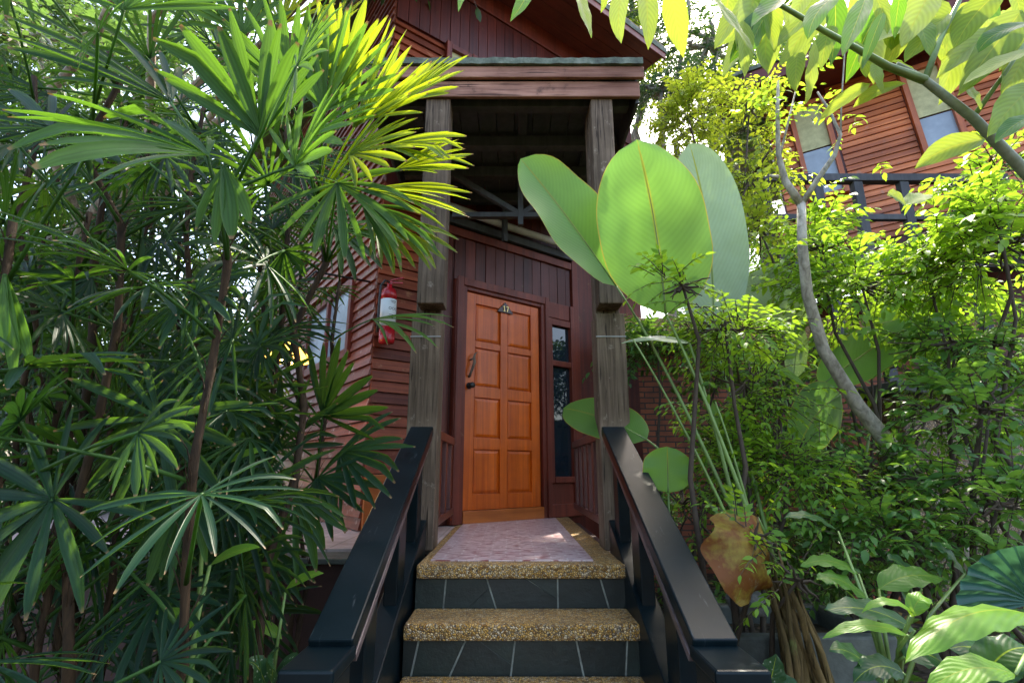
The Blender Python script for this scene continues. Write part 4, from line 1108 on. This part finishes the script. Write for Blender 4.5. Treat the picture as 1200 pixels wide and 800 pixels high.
paddle(pb, at(962, 452, 3.0), g1t, at(1075, 378, 3.0), .30, CT*.8 + V((-.3, 0, .6)), 'paddle', rnd=.7, sag=(0, 0, .02))
paddle(pb, at(1042, 400, 3.1), g1t, at(1128, 328, 3.0), .34, CT*.7 + V((-.3, 0, .7)), 'paddle', rnd=1, sag=(0, 0, .06))
paddle(pb, at(985, 462, 2.9), g1t, at(935, 528, 2.8), .32, CT + V((.3, 0, .2)), 'paddle', rnd=.1, sag=(-.02, 0, .03))
paddle(pb, at(880, 640, 2.7), g1t, at(835, 470, 3.0), .1, CT, 'paddle', rnd=.4, sr=.007)

# ------------------------------------------------------------------ slender leaning tree
lt = thing('leaning_tree', 'slender leaning tree with pale grey forked trunk', 'tree', at(1150, 700, 2.9))
mb = MB()
tp = [at(1165, 740, 3.0), at(1112, 622, 2.9), at(1062, 545, 2.75), at(1005, 475, 2.65), at(965, 410, 2.6), at(946, 345, 2.55), at(940, 285, 2.5), at(939, 238, 2.5)]
mb.tube(tp, [.058, .053, .045, .036, .031, .028, .025, .022], 12)
mb.build('trunk', M['bark'], lt, world=True, smooth=True)
mb = MB()
mb.tube([at(939, 240, 2.5), at(920, 212, 2.5), at(912, 180, 2.48), at(911, 130, 2.45), at(912, 95, 2.45)], [.022, .019, .013, .011, .007], 8)
mb.tube([at(912, 208, 2.5), at(902, 206, 2.5)], [.014, .006], 6)
mb.tube([at(939, 240, 2.5), at(957, 212, 2.45), at(978, 182, 2.42), at(985, 158, 2.4), at(972, 130, 2.4), at(958, 108, 2.4)], [.018, .014, .013, .009, .007, .005], 8)
mb.tube([at(912, 190, 2.5), at(922, 150, 2.55), at(932, 108, 2.55)], [.008, .006, .004], 6)
mb.tube([at(985, 160, 2.4), at(986, 120, 2.4), at(990, 60, 2.35), at(990, 30, 2.35)], [.006, .004, .004, .003], 6)
mb.build('limb', M['bark'], lt, world=True, smooth=True)
lv = []; tg = []
for _ in range(34):
    b_ = rng.choice([(920, 130), (925, 95), (905, 100), (960, 100), (950, 255), (1010, 165)])
    spray(lv, tg, at(b_[0]+rng.gauss(0, 22), b_[1]+rng.gauss(0, 22), 2.5+rng.gauss(0, .12)), V((rng.gauss(0, 1), rng.gauss(0, 1), .3)), .16, 4, .05, .5, .7)
leaf_cloud('crown', lv, M['shrub'], lt)

# ------------------------------------------------------------------ overhanging branch with large leaves (top right)
bt = thing('overhanging_tree', 'tree at the photo edge whose grey-green bough overhangs with large yellow-green leaves', 'tree', V((2.75, 1.55, .4)))
mb = MB()
mb.tube([V((2.75, 1.55, .3)), V((2.55, 1.5, 1.2)), V((2.2, 1.42, 2.0)), at(1260, 262, 1.36), at(1200, 200, 1.33), at(1140, 138, 1.3), at(1083, 94, 1.28), at(1050, 76, 1.27)], [.07, .055, .035, .019, .016, .0135, .0115, .009], 10)
mb.build('trunk', M['greybranch'], bt, world=True, smooth=True)
mb = MB()
mb.tube([at(1084, 94, 1.28), at(1040, 78, 1.26), at(1000, 55, 1.25), at(965, 36, 1.22), at(930, 15, 1.2), at(860, -25, 1.15), at(760, -50, 1.1), at(640, -60, 1.05), at(520, -50, 1.05)], [.013, .011, .009, .008, .007, .006, .005, .004, .003], 8)
mb.tube([at(1084, 94, 1.28), at(1100, 50, 1.3), at(1130, -10, 1.3), at(1180, -60, 1.3)], [.010, .008, .006, .005], 7)
mb.tube([at(1140, 138, 1.3), at(1175, 90, 1.25), at(1215, 30, 1.2)], [.008, .006, .004], 7)
mb.build('bough', M['greenstem'], bt, world=True, smooth=True)
mbL = MB(); mbD = MB()
BL = [ # base px, tip px, width px, depth, dark?
 (677, -14, 693, 45, 25, 1.05, 0), (735, -16, 728, 52, 27, 1.05, 0), (757, -14, 760, 58, 36, 1.08, 0), (787, -14, 801, 68, 36, 1.1, 0), (706, -10, 704, 16, 14, 1.1, 0),
 (826, -14, 884, 64, 40, 1.12, 0), (872, 25, 872, 92, 26, 1.3, 0), (925, -12, 880, 32, 44, 1.1, 1), (546, -14, 537, 14, 16, 1.0, 1), (620, -16, 598, 26, 24, 1.0, 1),
 (985, -8, 947, 46, 34, 1.1, 1), (1015, -4, 987, 66, 36, 1.12, 1), (1035, 15, 1010, 82, 20, 1.12, 1), (1056, -10, 1048, 46, 20, 1.1, 1),
 (955, 48, 944, 122, 32, 1.3, 0), (935, 62, 932, 108, 24, 1.32, 0), (1092, -12, 1056, 56, 42, 1.2, 0), (1112, 16, 1060, 74, 36, 1.3, 0),
 (1172, -10, 1118, 58, 48, 1.25, 0), (1198, 12, 1122, 112, 54, 1.25, 0), (1210, 26, 1146, 62, 34, 1.15, 1), (1210, 58, 1128, 100, 24, 1.2, 0),
 (1206, 54, 1174, 114, 40, 1.25, 0), (1128, 96, 1150, 128, 24, 1.28, 0), (1212, 100, 1158, 160, 44, 1.2, 0), (1212, 136, 1166, 168, 30, 1.15, 1),
 (1020, 98, 960, 142, 24, 1.35, 0), (1062, 98, 1000, 126, 22, 1.35, 0), (1155, 163, 1072, 198, 32, 1.28, 0), (1060, 240, 1084, 228, 24, 1.5, 0), (1062, 242, 1040, 228, 24, 1.5, 0),
 (975, 30, 962, 82, 26, 1.35, 0), (1000, 50, 1015, 92, 26, 1.35, 0), (1030, 75, 1035, 110, 20, 1.35, 0), (900, 8, 908, 62, 28, 1.3, 0), (1148, 10, 1100, 40, 34, 1.32, 0), (1045, 72, 1085, 100, 22, 1.33, 0),
 (860, -16, 850, 24, 30, 1.25, 0), (950, -14, 925, 30, 30, 1.3, 0), (1020, -12, 1040, 40, 32, 1.3, 0), (1075, 20, 1090, 66, 30, 1.35, 0), (1190, -16, 1200, 36, 36, 1.3, 0), (1130, 60, 1098, 92, 24, 1.38, 0)]
for _ in range(34):
    x0 = rng.uniform(860, 1215); y0 = rng.uniform(-25, 30) + max(0, (x0-1000)*.22*rng.random())
    a_ = rng.gauss(math.pi*.60, .35); l_ = rng.uniform(55, 95)
    BL.append((x0, y0, x0+l_*math.cos(a_), y0+l_*abs(math.sin(a_)), rng.uniform(28, 44), rng.uniform(1.3, 1.7), int(rng.random() < .2)))
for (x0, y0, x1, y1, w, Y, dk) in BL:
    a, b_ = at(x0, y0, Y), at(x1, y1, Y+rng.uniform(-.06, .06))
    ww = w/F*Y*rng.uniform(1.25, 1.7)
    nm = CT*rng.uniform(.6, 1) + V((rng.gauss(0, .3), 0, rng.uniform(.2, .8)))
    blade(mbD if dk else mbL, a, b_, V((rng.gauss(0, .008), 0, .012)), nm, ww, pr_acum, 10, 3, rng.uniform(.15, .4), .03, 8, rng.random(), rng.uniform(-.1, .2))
mbL.build('crown', M['big'], bt, world=True, smooth=True); mbD.build('crown', M['big_dk'], bt, world=True, smooth=True, label='darker green leaves')

# ------------------------------------------------------------------ small-leaved shrubs at the right
def lob(x, y, Y, rx, ry, rz, w=1): return (at(x, y, Y), (rx, ry, rz), w)
def gb(x, Y, z=.3):
    p = at(x, 600, Y); return V((p.x, Y, z))
bush('leafy_shrub', 'airy bright green shrub in front of the balcony, fine leaflets on thin twigs', 'shrub', gb(1080, 2.6),
     [lob(1085, 315, 2.6, .55, .4, .16), lob(1010, 335, 2.8, .4, .35, .17), lob(1175, 285, 2.3, .33, .35, .22), lob(1160, 205, 2.3, .18, .25, .08, .3), lob(960, 290, 2.9, .22, .3, .15, .5)], M['shrub'], 640, .055, .5, .19, 5, rlo=.45, rhi=1.0)
bush('leafy_shrub', 'green shrub with fine leaflets around the foot of the giant paddle leaves', 'shrub', gb(840, 2.45),
     [lob(800, 335, 2.2, .17, .15, .10, .22), lob(850, 385, 2.3, .2, .2, .16, .7), lob(872, 450, 2.6, .30, .3, .22, 1), lob(870, 545, 2.7, .30, .3, .2, 1.0), lob(920, 545, 2.6, .3, .3, .2, 1), lob(884, 628, 2.05, .12, .10, .07, .07), lob(935, 680, 2.05, .12, .1, .12, .10)], M['shrub'], 720, .042, .46, .17, 5, rlo=.15, rhi=.85)
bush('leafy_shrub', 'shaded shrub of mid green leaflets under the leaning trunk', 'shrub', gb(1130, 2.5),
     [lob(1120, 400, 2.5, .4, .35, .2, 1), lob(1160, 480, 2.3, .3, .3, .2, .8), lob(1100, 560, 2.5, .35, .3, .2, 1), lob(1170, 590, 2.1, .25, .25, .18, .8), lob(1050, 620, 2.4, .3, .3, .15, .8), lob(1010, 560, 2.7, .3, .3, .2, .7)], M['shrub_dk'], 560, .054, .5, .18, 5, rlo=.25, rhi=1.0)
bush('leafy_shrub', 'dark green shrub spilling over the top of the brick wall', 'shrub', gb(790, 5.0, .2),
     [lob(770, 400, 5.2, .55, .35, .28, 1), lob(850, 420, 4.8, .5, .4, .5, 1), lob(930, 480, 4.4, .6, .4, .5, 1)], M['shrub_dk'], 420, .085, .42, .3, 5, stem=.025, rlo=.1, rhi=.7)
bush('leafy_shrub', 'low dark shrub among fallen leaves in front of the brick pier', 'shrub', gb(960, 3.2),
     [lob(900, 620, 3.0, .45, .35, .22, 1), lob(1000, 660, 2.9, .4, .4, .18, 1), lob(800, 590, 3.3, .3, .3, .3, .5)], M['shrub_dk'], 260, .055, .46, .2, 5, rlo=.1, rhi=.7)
bush('leafy_shrub', 'yellow-green shrub glowing between giant paddle leaf and leaning tree', 'shrub', gb(900, 3.6),
     [lob(882, 205, 3.6, .22, .3, .4, 1), lob(890, 270, 3.4, .25, .3, .3, .8), lob(878, 130, 3.8, .25, .3, .35, .8), lob(806, 134, 4.6, .46, .45, .38, 3.0)], M['tree_y'], 620, .06, .5, .22, 5, rlo=.0, rhi=.9, stem=.02)  # last, heaviest lobe added to keep sun off the right handrail
bush('leafy_shrub', 'tall green shrub screening the space under the balcony', 'shrub', gb(1010, 4.2),
     [lob(960, 330, 4.2, .6, .4, .4, 1), lob(1100, 350, 4.0, .7, .4, .35, 1), lob(1180, 420, 3.6, .45, .4, .35, .8), lob(1020, 430, 4.0, .5, .4, .3, .8), lob(940, 290, 4.4, .4, .4, .3, .7), lob(1090, 480, 3.7, .5, .35, .35, .8)], M['shrub'], 640, .072, .48, .25, 5, stem=.022, rlo=.1, rhi=.8)

for lab, x, Y, lobes in (('dark bushy hedge plant at the back of the paved terrace', 60, 5.2, [lob(40, 500, 5.2, .9, .5, .7), lob(-60, 430, 5.2, .9, .5, .9), lob(110, 420, 5.4, .7, .5, .9)]),
                         ('dark bushy shrub near the amber lantern on the terrace', 210, 6.0, [lob(170, 520, 6.0, .7, .5, .6), lob(190, 470, 6.2, .7, .5, .7), lob(225, 560, 5.8, .6, .4, .35, .6)])):
    bush('terrace_shrub', lab, 'shrub', gb(x, Y, .98), lobes, M['tree_dk'], 620, .10, .42, .32, 5, stem=.025, rlo=.0, rhi=.6, group='shrubs at the back of the terrace')
# broad low leaves bottom right
def broad(root, tip, base, w, Y, mat, rnd=.5, nrm=None, sag=.03, prof=pr_acum, stem=None, dY=0):
    mb = MB(); a, b_ = at(*base, Y), at(*tip, Y+dY)
    blade(mb, a, b_, V((0, 0, sag)), nrm or (CT*.5+V((rng.gauss(0, .2), 0, 1))), w/F*Y*1.15, prof, 12, 4, .12, .05, 11, rnd, .1)
    lf = mb.build('leaf', M[mat], root, world=True, smooth=True)
    if stem:
        mb = MB(); s0 = V(stem); mb.tube([s0, s0.lerp(a, .5)+V((0, 0, .06)), a], [.008, .006, .004], 6); mb.build('petiole', M['greenstem'], lf, world=True, smooth=True)
u0 = at(1050, 830, 1.75)
ud = thing('understory_plant', 'low plant of pointed green leaves reaching toward the trough', 'plant', u0)
for tip, base, w, Y, mt, rn in (((918, 607), (982, 622), 22, 1.9, 'lush_dk', .9), ((938, 664), (1006, 672), 28, 1.85, 'lush', .4), ((956, 679), (1018, 704), 38, 1.8, 'lush', .1), ((966, 715), (1072, 738), 44, 1.7, 'lush_dk', .8),
     ((964, 748), (1064, 744), 22, 1.6, 'lush', .8), ((972, 761), (1037, 802), 42, 1.6, 'lush_dk', .9), ((1010, 717), (1072, 718), 16, 1.6, 'lush', 1), ((1094, 708), (1068, 722), 28, 1.6, 'lush', 1),
     ((1108, 680), (1030, 690), 44, 1.9, 'lush', .3), ((1040, 655), (1080, 690), 40, 2.0, 'lush_dk', .4), ((1120, 790), (1060, 770), 50, 1.65, 'lush_dk', .4), ((1000, 800), (1060, 790), 40, 1.55, 'lush_dk', .2), ((1090, 640), (1130, 672), 34, 2.0, 'lush_dk', .5)):
    broad(ud, tip, base, w, Y, mt, rn, stem=u0)
u1 = at(1230, 800, 1.5)
ub = thing('understory_plant', 'plant with one big arching bright green leaf at the photo corner', 'plant', u1)
mb = MB(); blade(mb, at(1215, 722, 1.5), at(1060, 776, 1.35), V((0, 0, .055)), CT*.35+V((-.1, 0, 1)), .105, pr_ellip, 16, 4, -.15, .06, 14, .8, .2)
mb.build('leaf', M['lush'], ub, world=True, smooth=True)
broad(ub, (1085, 812), (1190, 790), 45, 1.3, 'lush', .9, stem=u1); broad(ub, (1110, 760), (1200, 790), 60, 1.6, 'lush_dk', .5, stem=u1); broad(ub, (1210, 760), (1150, 800), 60, 1.5, 'lush_dk', .3, stem=u1)
fp0 = at(1230, 790, 1.75)
fp = thing('fan_palm', 'small fan palm with one ribbed blue-green fan leaf', 'palm', fp0)
mb = MB(); hub = at(1212, 706, 1.75)
k = 18; vs = [hub]; uv = [(0, 0)]
for i in range(k+1):
    a = R(95 + 105*i/k); rr = .29*(1+.05*(i % 2))*(1-.22*abs(i/k-.4))
    d = CR*math.cos(a) + CU*math.sin(a)*.8 + V((0, 0, .1)) + CT*.1
    for s in (.35, .7, 1.0):
        vs.append(hub + d*rr*s + V((0, 0, -.05*s*s)) + CT*(.012*s*(1 if i % 2 else -1))); uv.append((i*3.14/4*2, s))
fs = []
for i in range(k):
    b0 = 1+i*3; b1 = 1+(i+1)*3
    fs += [(0, b0, b1), (b0, b0+1, b1+1, b1), (b0+1, b0+2, b1+2, b1+1)]
mb.add(vs, fs, uv, .5); mb.build('fan_leaf', M['blue'], fp, world=True)
mb = MB(); mb.tube([fp0, fp0.lerp(hub, .5)+V((.02, 0, 0)), hub], [.012, .01, .007], 7); mb.build('petiole', M['greenstem'], fp, world=True, smooth=True)
dc = thing('speckled_leaf_plant', 'small plant with one white-speckled dark leaf beside the trough', 'plant', at(905, 830, 1.9))
broad(dc, (910, 766), (900, 812), 26, 1.9, 'variegated', .4, nrm=CT, prof=pr_ellip, sag=.0)
broad(dc, (935, 800), (905, 815), 22, 1.9, 'variegated', .4, nrm=CT+V((0, 0, 1)), prof=pr_ellip, sag=.01)
# dark undergrowth and fallen leaves
lv = []; tg = []
for _ in range(900):
    x = rng.uniform(.95, 4.5); y = rng.uniform(1.9, 5.8)
    if x < 1.6 and y < 2.9: continue
    spray(lv, tg, V((x, y, .12+min(.45, (x-1)*.3)+rng.random()*.22)), V((rng.gauss(0, 1), rng.gauss(0, 1), .8)), .2, 3, .07, .42, rng.random())
for _ in range(500):
    x = rng.uniform(-4, -.75); y = rng.uniform(1.5, 2.95)
    spray(lv, tg, V((x, y, .05+rng.random()*.2)), V((rng.gauss(0, 1), rng.gauss(0, 1), .8)), .2, 3, .07, .4, rng.random())
ugr = thing('undergrowth', 'dark leafy undergrowth covering the soil', 'undergrowth', (0, 0, 0), kind='stuff')
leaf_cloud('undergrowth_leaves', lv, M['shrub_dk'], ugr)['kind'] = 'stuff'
lv = []
for _ in range(900):
    x = rng.uniform(.9, 4.5) if rng.random() < .6 else rng.uniform(-4, -.7); y = rng.uniform(1.2, 5.8)
    if x < 0 and y > 2.9: y = rng.uniform(1.2, 2.9)
    z = .03+(min(.45, max(0, x-1)*.3))
    lv.append((V((x, y, z+.02*rng.random())), V((rng.gauss(0, 1), rng.gauss(0, 1), .1)), V((rng.gauss(0, .3), rng.gauss(0, .3), 1)), rng.uniform(.06, .13), rng.uniform(.03, .05), rng.random()))
lt2 = thing('leaf_litter', 'brown fallen leaves scattered over the soil', 'leaf litter', (0, 0, 0), kind='stuff')
leaf_cloud('fallen_leaves', lv, M['litter'], lt2)['kind'] = 'stuff'

# ------------------------------------------------------------------ background trees
def tree(label, x, Y, lobes, mat, n, ll, **kw):
    p = at(x, 500, Y); b0 = V((p.x, Y, 0)); z1 = sum(l[0].z for l in lobes)/len(lobes)
    trunk = [b0, b0+V((.05, 0, z1*.3)), b0+V((-.05, .05, z1*.6))]
    return bush('background_tree', label, 'tree', b0, lobes, M[mat], n, ll, kw.pop('lw', .45), kw.pop('sl', .5), 5, stem=.11, bark='bark', trunk=trunk, trunk_part='trunk', group='trees behind the houses', **kw)
tree('yellow-green tree with star-like sprays touching the upper eave', 740, 7.2, [lob(715, 60, 7.2, .75, .6, .6), lob(690, 25, 7.0, .5, .5, .5), lob(770, -40, 7.4, .9, .7, .5), lob(738, 95, 7.3, .45, .5, .35, .5)], 'tree_y', 420, .13, lw=.35, sl=.35)
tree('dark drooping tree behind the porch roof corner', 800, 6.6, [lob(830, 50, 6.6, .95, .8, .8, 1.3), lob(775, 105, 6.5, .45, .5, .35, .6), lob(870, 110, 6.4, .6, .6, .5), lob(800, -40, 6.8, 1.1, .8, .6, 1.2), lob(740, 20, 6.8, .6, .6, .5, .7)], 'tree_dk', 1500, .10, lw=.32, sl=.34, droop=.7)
tree('green tree between paddle leaves and balcony, thick light foliage', 880, 7.0, [lob(860, 180, 7.0, .8, .6, .7), lob(905, 110, 7.0, .7, .6, .6), lob(850, 270, 6.8, .7, .6, .8), lob(930, 40, 7.2, .8, .6, .6)], 'tree', 520, .12, sl=.4)
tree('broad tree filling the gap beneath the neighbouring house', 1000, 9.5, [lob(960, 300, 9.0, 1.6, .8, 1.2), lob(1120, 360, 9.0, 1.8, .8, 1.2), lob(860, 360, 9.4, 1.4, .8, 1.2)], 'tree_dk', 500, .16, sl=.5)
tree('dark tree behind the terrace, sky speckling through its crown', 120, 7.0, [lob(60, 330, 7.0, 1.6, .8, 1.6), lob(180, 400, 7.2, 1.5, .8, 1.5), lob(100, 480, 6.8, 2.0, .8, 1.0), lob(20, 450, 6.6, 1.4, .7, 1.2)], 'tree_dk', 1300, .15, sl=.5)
tree('tall dark tree with added shade lobes rising over the palms at the photo edge', 40, 5.5, [lob(30, 170, 5.5, 1.3, .8, 1.2), lob(-60, 60, 5.2, 1.2, .8, 1.0), lob(130, 220, 5.6, 1.0, .7, .9), lob(40, 300, 5.4, 1.4, .7, 1.0), lob(170, 120, 5.8, 1.0, .7, 1.0), lob(30, 40, 5.8, 1.2, .7, 1.0), (V((-1.9, 2.9, 6.3)), (.9, .8, .5), 1.8), (V((-1.0, 3.4, 6.6)), (.6, .6, .4), 1.2), (V((-.45, 3.9, 6.9)), (.5, .5, .4), .9), (V((-1.5, 4.0, 7.0)), (.8, .6, .4), 1.0), (V((-2.9, 2.8, 6.0)), (.9, .9, .6), 1.2)], 'tree_dk', 2300, .14, sl=.45)  # lobes given as plain vectors are added out of view to shade the palms
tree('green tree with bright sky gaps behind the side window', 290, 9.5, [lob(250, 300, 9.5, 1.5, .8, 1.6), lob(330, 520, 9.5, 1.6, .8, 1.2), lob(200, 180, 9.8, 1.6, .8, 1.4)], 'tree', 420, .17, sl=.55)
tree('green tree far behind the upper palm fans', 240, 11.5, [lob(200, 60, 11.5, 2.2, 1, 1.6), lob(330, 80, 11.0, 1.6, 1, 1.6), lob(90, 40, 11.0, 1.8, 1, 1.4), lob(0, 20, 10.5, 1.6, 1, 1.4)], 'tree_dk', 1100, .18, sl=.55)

# ------------------------------------------------------------------ camera, light, world
cam = bpy.data.cameras.new('camera'); co = bpy.data.objects.new('camera', cam); COL.objects.link(co)
cam.sensor_width = 36; cam.lens = 18.0; cam.clip_start = .05; cam.clip_end = 600
co.location = (0, 0, CAMZ); co.rotation_euler = (R(90)+PITCH, 0, 0)
S.camera = co
SD = V((.32, .55, 1)).normalized()
el = math.asin(SD.z); az = math.atan2(SD.x, SD.y)
sun = bpy.data.lights.new('sun', 'SUN'); sun.energy = 2.1; sun.angle = R(.6); sun.color = (1, .95, .84)
so = bpy.data.objects.new('sun', sun); COL.objects.link(so); so.rotation_euler = (-SD).to_track_quat('-Z', 'Y').to_euler()
so.location = SD*20
w = bpy.data.worlds.new('World'); S.world = w; w.use_nodes = True
nt = w.node_tree; bg = nt.nodes['Background']
sk = nt.nodes.new('ShaderNodeTexSky'); sk.sky_type = 'NISHITA'; sk.sun_disc = False
sk.sun_elevation = el; sk.sun_rotation = az; sk.dust_density = 3.5; sk.air_density = 1.0; sk.ozone_density = 1.0
nt.links.new(sk.outputs[0], bg.inputs['Color']); bg.inputs['Strength'].default_value = .15
S.render.engine = 'CYCLES'
S.cycles.max_bounces = 8; S.cycles.diffuse_bounces = 5; S.cycles.transmission_bounces = 6; S.cycles.glossy_bounces = 3
S.cycles.use_denoising = True; S.cycles.caustics_reflective = False; S.cycles.caustics_refractive = False
S.cycles.sample_clamp_indirect = 6
S.view_settings.view_transform = 'Standard'; S.view_settings.look = 'None'; S.view_settings.gamma = 1
S.view_settings.exposure = 2.65
S.view_settings.use_white_balance = True; S.view_settings.white_balance_temperature = 7000; S.view_settings.white_balance_tint = 10
